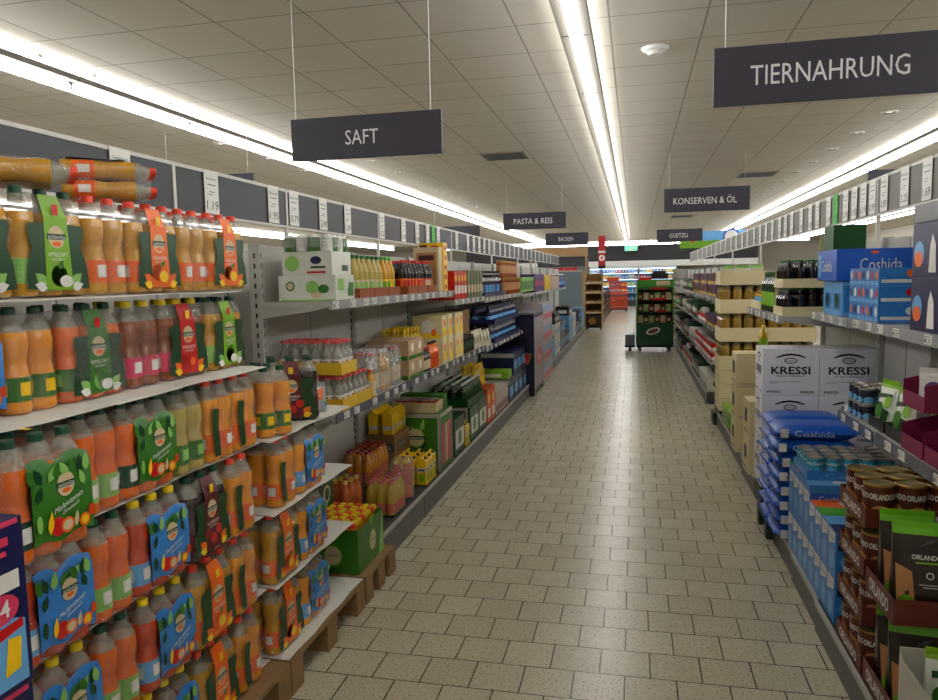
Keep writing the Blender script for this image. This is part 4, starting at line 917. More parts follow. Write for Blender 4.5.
# the green display
b = MB(); w, d, h = .38, .36, .43
b.box(-w / 2, w / 2, -d / 2, d / 2, 0, h, green); F = frames(w, d, h)
for f, ww in (('f', w), ('r', d)):
    fr = F[f]; b.rect(fr, -ww / 2, h - .03, ww / 2, h, steel, .002); b.rect(fr, ww / 2 - .02, 0, ww / 2, h, steel, .0025); b.rect(fr, -ww / 2, 0, -ww / 2 + .012, h, steel, .0025)
rnd = random.Random(3)
for i in range(14): b.leaf(F['f'], rnd.uniform(-.15, .12), rnd.uniform(.04, .32), .10, .035, rnd.uniform(.6, 2.4), (dgreen, green, lgreen, dgreen)[i % 4], .001 + .00006 * i)
b.pol(F['f'], [(.04, 0), (.165, 0), (.165, .11)], kraft, .003)
e = MB(); e.ell(F['f'], 0, .25, .075, .075, lime, .004); e.ell(F['f'], 0, .25, .066, .066, beige, .005); e.rect(F['f'], -.078, .235, .078, .265, dgreen, .006); e.txt(F['f'], 'solevita', 0, .25, .13, .022, white, .008)
for k in range(3): b.rect(F['r'], -.13 + .09 * k, .04, -.06 + .09 * k, .34, beige if k % 2 else pink, .002)
T(S('green_display_box', b.mesh('green_display_box'), [S('front_emblem', e.mesh('front_emblem'))]), 'large dark green display box with a cream oval emblem on the low left deck', 'display box', (-1.59, 5.30, ZB))
T(tray('beige_tray', .34, .20, .075, beige), 'beige tray lying on top of the green display box', 'tray', (-1.61, 5.26, ZB + .431))
rc = can('small_red_can', .085, .030, red, None, white); cells(rc, 'small red can in the beige tray on the green display box', 'can', 'red cans in the beige tray', -1.77, -1.45, 5.17, 5.35, ZB + .4345)
T(carton('green_case', .34, .13, .10, green, [('f', 'r', -.15, .02, .15, .07, lgreen)]), 'flat green case behind the beige tray on the green display box', 'case', (-1.61, 5.435, ZB + .431))
g3 = carton('green_drinks_case', .36, .40, .30, dgreen, [('l', 'r', -.18, .27, .18, .295, steel), ('l', 'r', .16, 0, .18, .3, steel), ('l', 'r', -.13, .17, .13, .22, lgreen), ('l', 'r', -.05, .02, .0, .16, white), ('l', 'r', .05, .02, .10, .16, lgreen), ('f', 'r', -.14, .05, .14, .2, white), ('f', 'e', 0, .13, .06, .06, green, .002)])
atL(g3, 'dark green drinks case with grey edges beyond the green display', 'case', 5.73, -1.40, ZB)
atL(g3, 'second dark green drinks case under the green bottles', 'case', 6.30, -1.40, ZB)
atL(g3, 'third dark green drinks case under the green bottles', 'case', 6.67, -1.40, ZB)
gbt = bottle('green_glass_bottle', .20, .03, j_green, dgreen, whcap, 'tall', (.1, .4)); gtr = tray('green_tray', .36, .36, .06, dgreen)
for k, y in enumerate((6.30, 6.67)):
    atL(gtr, ['nearer', 'farther'][k] + ' green tray of green bottles on the low left deck', 'tray', y, -1.42, ZB + .301)
    for i in range(5):
        for j in range(4): T(gbt, 'green glass bottle in the ' + ['nearer', 'farther'][k] + ' green tray', 'bottle', (-1.427 - .087 * (j + .5), y - .175 + .070 * (i + .5), ZB + .305), 0, 'bottles in the ' + ['nearer', 'farther'][k] + ' green tray')
fill('L', yt, 'yellow iced tea carton between the green cases on the low left deck', 'drink carton', 'yellow cartons between green cases', 5.93, 6.10, -1.40, ZB, 3)
oc = carton('orange_carton', .20, .30, .34, dorange, [('l', 'r', -.1, .05, .1, .15, white), ('f', 'r', -.06, .05, .06, .14, white), ('f', 'e', 0, .24, .05, .05, yellow)]); fill('L', oc, 'tall orange carton beyond the green bottles on the low left deck', 'carton', 'tall orange cartons', 6.87, 7.3, -1.40, ZB)
mix1 = carton('white_red_carton', .15, .22, .24, M('dull white print', (190, 182, 172), .5), [('f', 'r', -.06, .03, .06, .1, dred), ('l', 'r', -.08, .05, .08, .12, navy)]); fill('L', mix1, 'white carton with dark red band before the navy cases on the low left deck', 'carton', 'white red cartons low left', 7.33, 8.1, -1.40, ZB, 2)
ybt = bottle('yellow_cleaner_bottle', .26, .045, M('yellow plastic', (226, 190, 24), .3), yellow, yecap, 'round', (.2, .5)); fill('L', ybt, 'yellow bottle standing on the white cartons at the back of the low left deck', 'bottle', 'yellow bottles low left', 7.4, 7.9, -1.62, ZB + .242, 2)
nvc = carton('navy_case', .30, .40, .26, navy, [('f', 'r', -.12, .05, .12, .16, lblue), ('l', 'r', -.2, .2, .2, .25, steel)])
fill('L', nvc, 'navy case with pale lettering in front of the display bin', 'case', 'navy cases low left', 8.15, 9.55, -1.40, ZB)
yw = carton('yellow_case', .28, .36, .09, lime, [('l', 'r', -.1, .02, .1, .06, white)]); atL(yw, 'flat lime yellow case on top of the nearest navy case', 'case', 8.33, -1.42, ZB + .261)
fill('L', nvc, 'navy case in the upper row in front of the display bin', 'case', 'navy cases upper row', 8.6, 9.55, -1.42, ZB + .261)
# far low deck
far1 = [carton('washing_pack', .22, .3, .28, c, [('l', 'e', 0, .15, .07, .07, white), ('f', 'e', 0, .14, .06, .06, lblue), ('l', 'r', -.12, .03, .12, .07, blue)]) for c in (lblue, white, navy, M('slate print', (70, 80, 100), .5))]
fn = ['light blue', 'white', 'navy', 'slate grey']
y = 12.15
for k in range(9):
    fill('L', far1[k % 4], fn[k % 4] + ' pack, ' + ['first', 'second', 'third'][k // 4] + ' block of that colour on the far low left deck', 'pack', fn[k % 4] + ' far packs ' + ORD[k // 4], y, y + .93, -1.40, ZB, 1, stack=2 if k % 3 else 1); y += .96
bk = carton('black_pack', .25, .3, .2, blackm, [('l', 'r', -.1, .05, .1, .12, white), ('f', 'r', -.08, .05, .08, .12, white)]); fill('L', bk, 'black pack stacked on the far low left deck', 'pack', 'black packs far left', 13.2, 14.0, -1.41, ZB + .561); fill('L', bk, 'black pack above the slate packs at the far left end', 'pack', 'black packs far end', 16.1, 16.9, -1.41, ZB + .561)
# ------------------------------------------------------------------ right side goods
DK = .142
dg = M('dark green plastic', (34, 58, 46), .5)
orl = M('dog food brown print', (96, 44, 26), .35)
oc_ = can('dog_food_can', .15, .0515, orl, 'ORLANDO', tan, gold, None, topm=M('can top brass', (142, 128, 84), .4, metal=.5))
otr = tray('dog_food_tray', .325, .43, .068, M('tray brown', (112, 52, 36), .5), txt='ORLANDO', txtm=white)
for k in range(4):
    nm = ['lowest', 'second', 'third', 'topmost'][k]
    atR(otr, nm + ' brown tray of dog food cans at the right edge', 'tray', 2.93 + .004 * (k % 2), .80, DK + .182 * k)
    for i in range(3):
        for j in range(4): T(oc_, 'brown dog food can with white lettering in the ' + nm + ' tray', 'can', (.8055 + .1045 * (j + .5), 2.93 - .1575 + .1045 * (i + .5), DK + .182 * k + .0035), random.uniform(-.25, .25), 'dog food cans in the ' + nm + ' tray')
dogb = M('dog food bag dark', (52, 38, 30), .3)
obag = bag('dog_food_bag', .165, .11, .31, dogb, [('f', 't', '*ORLANDO', .012, .205, .085, .015, white), ('f', 'e', .02, .150, .011, .011, white, .002), ('f', 'e', .02, .150, .008, .008, dogb, .0028), ('f', 'p', [(-.01, .235), (.03, .25), (.05, .262), (.02, .258)], steeld, .002), ('f', 'p', [(-.07, .03), (-.02, .05), (-.03, .16), (-.075, .18)], tan, .002), ('f', 'e', -.045, .05, .025, .035, M('bag leaf green', (120, 190, 40), .35), .003), ('f', 'r', -.02, .185, .06, .190, lime, .002), ('f', 'r', -.01, .12, .05, .122, white, .002), ('f', 'r', -.0, .112, .045, .114, white, .002)], top=M('bag leaf green', (120, 190, 40), .35), seed=2)
btr = tray('dog_food_tray', .28, .40, .085, M('tray brown', (112, 52, 36), .5), txt='ORLANDO', txtm=white, sidetxt=False)
for k in range(2):
    nm = ['lower', 'upper'][k]; z = DK + .335 * k
    atR(btr, nm + ' brown tray of dog food bags at the right edge', 'tray', 2.60, .80, z)
    for j in range(2):
        T(obag, 'dark dog food bag with green top, ' + ['aisle side', 'inner'][j] + ', in the ' + nm + ' tray', 'bag', (.80 + .10 + .19 * j, 2.545, z + .004), -.12 + .1 * j)
        T(obag, 'dark green-topped dog food bag, back row of the ' + nm + ' tray, ' + ['aisle side', 'inner'][j], 'bag', (.80 + .10 + .19 * j, 2.672, z + .004), -.05)
wt = M('white foil', (214, 220, 206), .3)
gbag = bag('snack_bag', .13, .09, .21, wt, [('f', 'e', -.02, .08, .03, .035, green), ('f', 'e', .03, .12, .02, .025, lime, .002), ('f', 'p', [(-.05, .13), (.05, .14), (.05, .155), (-.05, .15)], dgreen, .002), ('f', 'p', [(.0, .04), (.04, .03), (.05, .08), (.01, .09)], dgreen, .002), ('f', 'r', -.04, .02, .03, .035, lime, .002)], top=lime, seed=6)
wtr = tray('white_carton_tray', .34, .36, .30, M('white carton board', (198, 196, 184), .55), cut=.03)
T(wtr, 'white open carton of green and white bags at the lower right corner', 'tray', (.98, 2.22, DK), -HP)
T(carton('inner_box', .30, .32, .14, kraft), 'brown box inside the white open carton at the lower right corner', 'box', (.98, 2.22, DK + .0035), -HP)
for i in range(2):
    for j in range(2): T(gbag, 'green and white snack bag in the white open carton, ' + ['near', 'far'][i] + ' row, ' + ['aisle side', 'inner side'][j], 'bag', (.90 + .155 * j, 2.15 + .14 * i, DK + .145), rot=(0.04, 0.0, -.15 + .25 * j))
# blue wet food boxes
def wf(top, base, nm, hh=.194):
    return carton('cat_food_box', .115, .20, hh, base, [('f', 'p', [(-.05, .12), (.05, .15), (.05, .19), (-.05, .19)], white, .001), ('f', 'e', .0, .07, .035, .045, lblue), ('f', 't', 'Coshida', 0, .165, .08, .02, blue, .003), ('t', 'r', -.056, -.098, .056, .098, top), ('t', 'e', 0, .04, .03, .03, white, .002), ('r', 'r', -.09, .12, .09, .19, navy if nm == 'navy' else mblue), ('r', 'e', -.02, .07, .06, .05, lblue), ('r', 't', 'Coshida', 0, .165, .12, .025, white, .003)])
WF = [(wf(navy, blue, 'navy'), 'navy'), (wf(lblue, blue, 'lb'), 'light blue'), (wf(M('cat food green', (90, 180, 40), .4), blue, 'g'), 'green'), (wf(orange, blue, 'o'), 'orange')]
def wf2(sp_args): return None
WF2 = [(wf(navy, blue, 'navy', .228), 'navy'), (wf(lblue, blue, 'lb', .228), 'light blue'), (wf(M('cat food green', (90, 180, 40), .4), blue, 'g', .228), 'green'), (wf(orange, blue, 'o', .228), 'orange')]
for k in range(8):
    for t_ in range(2):
        for r in range(2):
            sp, cn = (WF if k < 4 else WF2)[[0, 1, 2, 3, 1, 0, 3, 2][k]]
            T(sp, cn + '-topped blue cat food box, ' + ['bottom', 'upper'][t_] + ' tier, ' + ['aisle-side', 'inner'][r] + ' row, ' + ('near half' if k < 4 else 'far half'), 'cat food box', (.905 + .203 * r, 3.155 + .06 + .1165 * k, DK + (sp.h + .001) * t_), -HP)
acan = can('cat_food_can', .105, .037, aqua, 'Coshida', lblue); atray = tray('blue_can_tray', .30, .40, .045, blue, txt='Coshida', txtm=lblue)
T(atray, 'blue tray of cat food cans on top of the blue boxes', 'tray', (1.01, 3.86, DK + .459), -HP)
for i in range(4):
    for j in range(5): T(acan, 'aqua cat food can in the blue tray on the blue boxes', 'can', (1.01 - .196 + .0784 * (j + .5), 3.86 - .146 + .073 * (i + .5), DK + .4625), random.uniform(-.4, .4), 'aqua cans in the blue tray')
ob2 = carton('orange_blue_box', .16, .2, .07, lblue, [('t', 'p', [(-.07, -.09), (0, -.09), (.07, .09), (0, .09)], orange), ('r', 'r', -.08, .01, .08, .06, orange)])
for k in range(2): T(ob2, ['nearer', 'farther'][k] + ' flat blue and orange box on the near blue cat food boxes', 'box', (1.08, 3.28 + .19 * k, DK + .391), -HP)
# stack of lying bags
b = MB(); w, d, h = .275, .42, .078; NX, NY = 8, 8
def lyb(seed):
    rnd = random.Random(seed); b = MB(); G = []
    for s in (0, 1):
        vs = []
        for j in range(NY + 1):
            for i in range(NX + 1):
                u, v = -1 + 2 * i / NX, -1 + 2 * j / NY; e = (max(0, 1 - abs(u) ** 4) * max(0, 1 - abs(v) ** 6)) ** .35
                zz = h / 2 + (h / 2) * e * (1 if s else -1) + (rnd.uniform(-.002, .0) if s else 0) * e
                vs.append((u * w / 2, v * d / 2, zz))
        fs = [(j * (NX + 1) + i, j * (NX + 1) + i + 1, (j + 1) * (NX + 1) + i + 1, (j + 1) * (NX + 1) + i) for j in range(NY) for i in range(NX)]
        b.add(vs, fs if s else [f[::-1] for f in fs], mblue, True)
    b.txt(lambda u, v, o: (w / 2 - .008 + o, u, v), 'Coshida', -.02, h * .5, .20, .03, white, .006)
    b.rect(lambda u, v, o: (u, -d / 2 + .002 - o, v), -.1, h * .35, .1, h * .65, white, .003); b.rect(lambda u, v, o: (w / 2 - .006 + o, u, v), -.19, h * .2, -.15, h * .8, white, .005)
    b.box(-w / 2 + .01, w / 2 - .01, -d / 2 - .012, -d / 2 + .004, h * .47, h * .53, mblue)
    return S('cat_food_bag', b.mesh('cat_food_bag'), w=w, d=d, h=h)
LB = [lyb(1), lyb(2)]
for c in range(2):
    for k in range(8 if c else 8):
        T(LB[(c + k) % 2], 'blue dry cat food bag lying ' + (ORD[k] if k < 7 else 'topmost') + ' from the bottom in the ' + ['nearer', 'farther'][c] + ' stack', 'cat food bag', (.745 + .215 + random.uniform(-.008, .008), 4.27 + .28 * c, DK + .0795 * k), -HP + random.uniform(-.03, .03))
T(bag('toy_mouse_bag', .12, .07, .12, white, [('f', 'e', 0, .06, .03, .03, black), ('f', 'e', .03, .03, .03, .02, pink, .003), ('f', 'r', -.05, .01, .0, .03, yellow, .003)], seed=9), 'small white bag with black and pink spots on the blue bags under the middle shelf', 'bag', (1.16, 4.22, DK + .6365), -.3)
dg = M('dark green plastic', (34, 58, 46), .5)
def plast(w, d):
    b = MB()
    for x in (-w / 2, w / 2 - .08):
        for y in ((-d / 2,) if d < .1 else (-d / 2, d / 2 - .08)): b.box(x, x + .08, y, y + min(.08, d), 0, .10, dg)
    b.box(-w / 2, w / 2, -d / 2, d / 2, .10, .13, dg); return S('plastic_pallet_foot', b.mesh('plastic_pallet_foot', .005), w=w, d=d, h=.13)
T(plast(.34, .035), 'dark green plastic pallet edge at the foot of the blue bag stack', 'pallet', (.79, 4.72, 0), -HP)
T(plast(.24, .035), 'dark green plastic pallet edge at the foot of the pickle trays', 'pallet', (.83, 8.12, 0), -HP)
# vinegar cartons
kw, kd, kh = .325, .26, .288; kgrey = M('white grey board', (240, 240, 246), .55)
kart = []
for f, ww in (('r', kd), ('l', kd), ('f', kw)):
    s = ww / .29
    kart += [(f, 't', '*KRESSI', 0, .155, .20 * s, .048, black), (f, 'e', 0, .215, .034 * s, .019, black, .001), (f, 'e', 0, .215, .028 * s, .013, kgrey, .0015), (f, 't', 'KRESSI', 0, .215, .045 * s, .010, black, .002), (f, 't', 'KRAEUTERESSIG', 0, .120, .14 * s, .010, ink), (f, 't', '*KRESSI', -.085 * s, .022, .07 * s, .014, black), (f, 't', '*KRESSI', .085 * s, .022, .07 * s, .014, black),
             (f, 'p', [(-.08 * s, .236), (-.04 * s, .254), (0, .260), (.04 * s, .254), (.08 * s, .236), (.07 * s, .232), (.035 * s, .243), (0, .248), (-.035 * s, .243), (-.07 * s, .232)], black), (f, 'r', -.11 * s, .085, .05 * s, .087, ink), (f, 'r', -.11 * s, .075, -.06 * s, .077, ink)]
KC = carton('vinegar_carton', kw, kd, kh, kgrey, kart, bevel=.003)
for c in range(2):
    for k in range(3):
        if c == 1 and k == 3: continue
        T(KC, 'white vinegar carton reading KRESSI, ' + ['aisle-side', 'inner'][c] + ' column, ' + ['bottom', 'middle', 'top'][k] + ' tier', 'carton', (.77 + .163 + .328 * c, 4.895 + .003 * k, DK + .122 + .2895 * k), 0)
b = MB(); b.box(-.325, .325, -.13, .13, .09, .12, dg)
for x in (-.325, -.04, .245): b.box(x, x + .08, -.13, .13, 0, .09, dg)
T(S('plastic_riser', b.mesh('plastic_riser')), 'dark green plastic riser under the vinegar cartons', 'pallet', (1.098, 4.895, DK))
vfl = MB()
for u in (-.10, .0, .10): vfl.add([(u - .045, -.12, 0), (u + .03, -.12, 0), (u + .045, -.10, .022), (u - .03, -.10, .022)], [(0, 1, 2, 3)], kgrey); vfl.add([(u - .045, -.12, 0), (u + .03, -.12, 0), (u + .045, -.1, .022), (u - .03, -.1, .022)], [(3, 2, 1, 0)], kraft)
hz = bottle('yellow_capped_bottle', .22, .035, j_yel, lime, yecap, 'round', (.2, .5))
CB = carton('cream_carton', .27, .29, .268, cream, [('f', 'r', -.06, .10, .06, .20, black), ('f', 'r', -.1, .03, .1, .045, creamd), ('r', 'r', -.12, .02, .12, .026, creamd)], bevel=.003)
for k in range(3): T(CB, 'cream carton with a dark hand slot, ' + ['lowest', 'middle', 'topmost'][k] + ' of the stack before the pickle trays', 'carton', (.80 + .145, 6.33, DK + .270 * k), -HP)
for k in range(2): T(CB, 'cream carton with a dark hand slot, ' + ['lower', 'upper'][k] + ' of the pair just behind the vinegar cartons', 'carton', (.80 + .145, 5.62, DK + .270 * k), -HP)
T(hz, 'yellow-capped bottle standing on the cream carton pair', 'bottle', (.90, 5.62, DK + .541)); T(hz, 'yellow-capped bottle standing on the tall stack of cream cartons', 'bottle', (1.02, 6.30, DK + .811))
for k in range(2): T(CB, 'cream carton in the inner pair behind the vinegar cartons, ' + ['lower', 'upper'][k], 'carton', (1.24, 5.62, DK + .270 * k), -HP)
# pickle trays
pj = jar('pickle_jar', .282, .052, pickle, pickle, M('olive brass lid', (128, 110, 60), .4)); ptr = tray('pickle_tray', .46, .47, .145, cream, frontm=cream)
base_c = carton('cream_case', .45, .46, .147, cream, [('f', 'r', -.1, .06, .0, .072, ink), ('f', 'r', .08, .06, .12, .072, ink), ('r', 'r', -.2, .136, .2, .140, creamd)], bevel=.004)
for c in range(2):
    for k in range(3): T(base_c, 'cream case under the pickle trays, ' + ['aisle-side', 'inner'][c] + ' column, ' + ['lowest', 'middle', 'upper'][k] + ' tier', 'case', (.87 + .235 + .473 * c, 8.28, .142 + .148 * k), -HP)
    for k in range(4):
        if c == 1 and k == 3: continue
        nm = ['lowest', 'second', 'third', 'topmost'][k] + ' ' + ['aisle-side', 'inner'][c]; z0 = .587 + .297 * k
        T(ptr, nm + ' cream tray of the pickle stack', 'tray', (.87 + .235 + .473 * c, 8.28, z0), -HP)
        if k < 3:
            for i in range(4):
                for j in range(4): T(pj, 'pickle jar in the ' + nm + ' cream tray', 'jar', (.87 + .006 + .1145 * (j + .5) + .473 * c, 8.28 - .224 + .112 * (i + .5), z0 + .0035), 0, 'pickle jars in the ' + nm + ' tray')
b = MB(); b.box(-.23, .25, -.47, .47, .0, .139, dg); T(S('pallet_block', b.mesh('pallet_block', .004)), 'dark green low pallet carrying the pickle stack', 'pallet', (1.35, 8.28, 0), HP)
pkt = bag('herb_packet', .13, .07, .20, M('herb packet cream', (210, 206, 178), .4), [('f', 'e', 0, .09, .04, .05, green), ('f', 'e', .02, .05, .03, .03, lgreen, .003)], top=lgreen, seed=12)
for i in range(3): T(pkt, 'cream and green packet in the topmost pickle-stack tray, ' + ['aisle side', 'middle', 'inner side'][i], 'packet', (.96 + .14 * i, 8.14, .587 + .891 + .004), .1 * i)
T(jar('sauce_bucket', .13, .075, M('dark tub', (36, 38, 70), .4), navy, recap), 'dark blue tub behind the green packets on the pickle stack', 'tub', (1.12, 8.36, .587 + .895))
# right upper shelves
ZR3 = 1.332
ctr = tray('cream_tray', .30, .28, .055, cream); dbt = bottle('dark_oil_bottle', .165, .031, j_black, j_black, grcap, 'round', (.1, .5))
for k in range(2):
    nm = ['lower', 'upper'][k]
    for c in range(1):
        T(ctr, nm + ' cream tray of dark bottles with green caps on the forward right shelf', 'tray', (.88 + .14, 4.93, ZR3 + .171 * k), -HP)
        for i in range(4):
            for j in range(4): T(dbt, 'dark bottle with green cap in the ' + nm + ' cream tray', 'bottle', (.885 + .0675 * (j + .5), 4.93 - .145 + .0725 * (i + .5), ZR3 + .171 * k + .0035), 0, 'dark bottles in the ' + nm + ' cream tray')
sidec = MB(); sidec.box(-.14, .14, -.003, .003, 0, .30, cream); T(S('cream_divider', sidec.mesh('cream_divider')), 'upright cream card behind the dark bottle trays', 'card', (1.03, 5.09, ZR3))
sid2 = MB(); sid2.box(-.10, .10, -.003, .003, 0, .48, M('olive cream card', (176, 172, 128), .5)); T(S('backing_card', sid2.mesh('backing_card')), 'tall olive card behind the dark bottle trays', 'card', (1.26, 5.12, ZR3))
gtb = bottle('green_oil_bottle', .27, .034, j_green, lime, grcap, 'oil', (.15, .5)); fill('R', gtb, 'tall green oil bottle with lime label on the forward right shelf', 'bottle', 'green oil bottles', 5.15, 5.65, .89, ZR3, 3)
c2 = tray('cream_tray', .40, .36, .06, cream); atR(c2, 'cream tray of orange jars at the far end of the forward right shelf', 'tray', 5.87, .89, ZR3)
oj = jar('orange_jar', .12, .035, j_amber, lblue, gold)
for i in range(5):
    for j in range(4): T(oj, 'orange jar with brass lid in the far cream tray of the forward right shelf', 'jar', (.895 + .0865 * (j + .5), 5.87 - .19 + .078 * (i + .5), ZR3 + .0035), 0, 'orange jars in the cream tray')
ZR = 1.362
bigb = carton('cat_food_case', .40, .36, .165, mblue, [('r', 't', 'Coshida', .03, .085, .20, .062, white), ('f', 't', 'Coshida', 0, .08, .22, .06, white), ('r', 'e', -.0, .145, .02, .008, orange), ('f', 'r', -.19, .02, -.12, .14, lblue)], bevel=.003)
smb = [carton('cat_snack_box', .062, .22, .082, blue, [('f', 'e', 0, .05, .018, .022, c), ('r', 'r', -.1, .015, .1, .03, white), ('f', 'r', -.028, .005, .028, .022, lblue), ('r', 'e', .03, .055, .03, .02, c)], bevel=0) for c in (white, red, orange, navy)]
sn = ['white', 'red', 'orange', 'navy']
atR(bigb, 'large blue cat food case with white script lettering on the upper right shelf', 'case', 4.34, 1.02, ZR + .185)
lbx = carton('cat_food_pack', .19, .34, .182, lblue, [('r', 'p', [(-.16, .02), (.0, .02), (.1, .16), (-.16, .16)], blue), ('r', 'e', .1, .08, .04, .05, white, .003), ('f', 'r', -.07, .03, .07, .12, blue), ('f', 'e', 0, .08, .04, .04, teal, .003)])
for k in range(2): atR(lbx, ['near', 'far'][k] + ' light blue pack under the large blue cat food case', 'pack', 4.25 + .195 * k, 1.055, ZR)
atR(carton('green_box', .20, .16, .13, M('box green', (24, 92, 36), .5)), 'green box on top of the large blue cat food case', 'box', 4.36, 1.03, ZR + .351)
for t_ in range(3):
    for i in range(7):
        c = (i * 3 + t_) % 4
        atR(smb[c], 'small blue cat snack box with ' + sn[c] + ' picture in the stacked snack boxes', 'snack box', 3.62 + .0645 * i, 1.06, ZR + .083 * t_, 'blue snack boxes with ' + sn[c] + ' picture')
atR(carton('flat_blue_box', .30, .20, .10, blue, [('f', 'r', -.14, .02, .14, .04, lblue), ('r', 'r', -.08, .02, .08, .07, navy)]), 'flat bright blue box right of the stacked snack boxes', 'box', 3.345, 1.17, ZR)
dsp = M('cat milk navy board', (38, 34, 88), .4)
ml = [('r', 'e', -.09, .13, .045, .04, lblue), ('r', 'e', -.09, .085, .05, .035, orange, .002), ('r', 'e', -.09, .085, .03, .02, beige, .003), ('r', 'p', [(.0, .02), (.06, .02), (.05, .12), (.03, .16), (.01, .12)], white, .002), ('r', 'e', .10, .06, .04, .04, purple, .002), ('r', 'e', .12, .12, .035, .03, lblue, .002), ('f', 'e', -.08, .09, .05, .05, lblue), ('f', 'e', -.08, .07, .04, .03, orange, .002), ('f', 'p', [(.02, .02), (.09, .02), (.08, .12), (.05, .16), (.03, .12)], white, .002)]
ML = carton('cat_milk_case', .30, .33, .205, dsp, ml)
for k in range(2):
    atR(ML, 'navy cat milk case with milk picture, ' + ['lower', 'upper'][k] + ' of the stack on the upper right shelf', 'case', 3.03, 1.055, ZR + .206 * k)
atR(carton('grey_board', .30, .33, .07, M('grey board', (140, 140, 144), .5)), 'pale grey board capping the cat milk cases', 'box', 3.03, 1.055, ZR + .413)
# right middle shelf
ZRM = .902
mg = MB(); w, d, h = .22, .28, .10
def mag_spec():
    b = MB(); t = .003
    b.box(-w / 2, w / 2, -d / 2, d / 2, 0, t, magenta)
    for sx in (-1, 1):
        x = sx * (w / 2 - t / 2)
        for sg in (0,): b.add([(x - t / 2, -d / 2, t), (x - t / 2, d / 2, t), (x - t / 2, d / 2, h + .07), (x - t / 2, -d / 2, h), (x + t / 2, -d / 2, t), (x + t / 2, d / 2, t), (x + t / 2, d / 2, h + .07), (x + t / 2, -d / 2, h)], [(0, 3, 2, 1), (4, 5, 6, 7), (0, 4, 7, 3), (1, 2, 6, 5), (3, 7, 6, 2), (0, 1, 5, 4)], magenta)
    b.box(-w / 2 + t, w / 2 - t, d / 2 - t, d / 2, t, h + .07, magenta); b.box(-w / 2 + t, w / 2 - t, -d / 2, -d / 2 + t, t, h * .6, magenta)
    fr = lambda u, v, o: (w / 2 + o, u, v); b.ell(fr, -.04, .035, .03, .015, pink, .001); b.txt(fr, 'Coshida', -.02, .055, .09, .02, white, .003)
    return S('magenta_display_box', b.mesh('magenta_display_box'), w=w, d=d, h=h)
MG = mag_spec()
for k in range(2):
    for s_ in range(1 if k else 2): atR(MG, 'magenta open display box, ' + ('nearest single one' if k else ['lower', 'upper'][s_] + ' of the stacked pair') + ' on the middle right shelf', 'display box', 3.04 - .24 * k, 1.03, ZRM + (.172 * s_))
pp = bag('cat_treat_bag', .10, .04, .15, M('treat bag white', (214, 208, 204), .3), [('f', 'e', 0, .07, .03, .03, purple), ('f', 'r', -.04, .02, .04, .035, yellow, .002)], seed=15)
for i in range(3): T(pp, 'white treat bag with purple spot in the magenta display boxes, ' + ['aisle side', 'middle', 'inner'][i], 'bag', (1.10 + .075 * i, 3.04, ZRM + .178), -.5)
ktr = tray('black_tray', .20, .24, .05, blackm)
for i, (y, dx) in enumerate(((3.27, 0), (3.50, 0))):
    atR(ktr, ['near', 'far'][i] + ' black tray of green and white bags on the middle right shelf', 'tray', y, 1.04, ZRM)
    for j in range(2):
        T(gbag, 'green and white bag in the ' + ['near', 'far'][i] + ' black tray, ' + ['front', 'back'][j], 'bag', (1.098 + .115 * j, y, ZRM + .006), -HP + .25 - .2 * j)
wp2 = tray('white_tray', .20, .24, .16, white); 
scn = can('small_dark_can', .075, .036, M('dark navy can', (40, 42, 70), .35), None, lblue)
cells(scn, 'small dark can in the lower layer on the middle right shelf', 'can', 'small dark cans', 1.02, 1.33, 3.66, 3.90, ZRM)
cells(scn, 'small dark can in the upper layer on the middle right shelf', 'can', 'small dark cans upper layer', 1.02, 1.18, 3.66, 3.90, ZRM + .076)

# far right shelving goods
FR = [(carton('salad_packet', .13, .24, .20, dgreen, [('f', 'p', [(-.05, .02), (.03, .03), (.0, .08)], red), ('f', 'e', 0, .1, .05, .05, white), ('r', 'e', 0, .12, .07, .05, white), ('r', 'r', -.1, .02, .1, .05, lgreen)]), 'dark green packet'),
      (can('tomato_can', .115, .040, red, None, white), 'red can'),
      (carton('white_packet', .14, .24, .18, M('off white print', (206, 206, 196), .45), [('f', 'r', -.05, .03, .05, .08, dgreen), ('r', 'e', 0, .1, .05, .05, black)]), 'white packet'),
      (jar('green_jar', .17, .042, M('green preserve', (70, 92, 40), .25), lgreen, recap), 'green jar'),
      (carton('black_green_packet', .11, .24, .19, M('blackish green', (30, 42, 34), .4), [('f', 'e', 0, .1, .045, .045, lgreen), ('r', 'e', .03, .1, .06, .06, white)]), 'blackish green packet'),
      (carton('purple_red_packet', .085, .22, .15, purple, [('f', 'r', -.03, .01, .03, .05, yellow), ('r', 'e', -.06, .1, .02, .02, yellow, .002), ('f', 'e', 0, .09, .045, .05, dred), ('r', 'r', -.1, .02, .1, .08, red), ('r', 'e', 0, .13, .05, .03, beige)]), 'purple and red packet')]
lv = [(.142, .87, 'bottom deck'), (.522, .91, 'lowest shelf'), (.922, .95, 'middle shelf'), (1.302, .97, 'top shelf')]
pat = {0: [2, 0, 1, 1, 4, 0, 1, 2, 0], 1: [1, 1, 2, 0, 5, 4, 0, 2, 4], 2: [5, 1, 0, 0, 2, 4, 3, 0, 2], 3: [5, 5, 5, 4, 0, 2, 0, 4, 2]}
for l, (z, X, ln) in enumerate(lv):
    for k in range(9):
        sp, nm = FR[pat[l][k]]; y0 = 9.3 + 1.28 * k
        fill('R', sp, nm + ' on the ' + ln + ' of the ' + ORD[k] + ' unit beyond the pickle stack', nm.split()[-1], nm + 's on the ' + ln + ', unit ' + ORD[k], y0 + .05, y0 + 1.23, X, z, 1, stack=2 if (l == 1 and k in (0, 1)) or (l == 3 and k < 3) else 1, jit=.05)
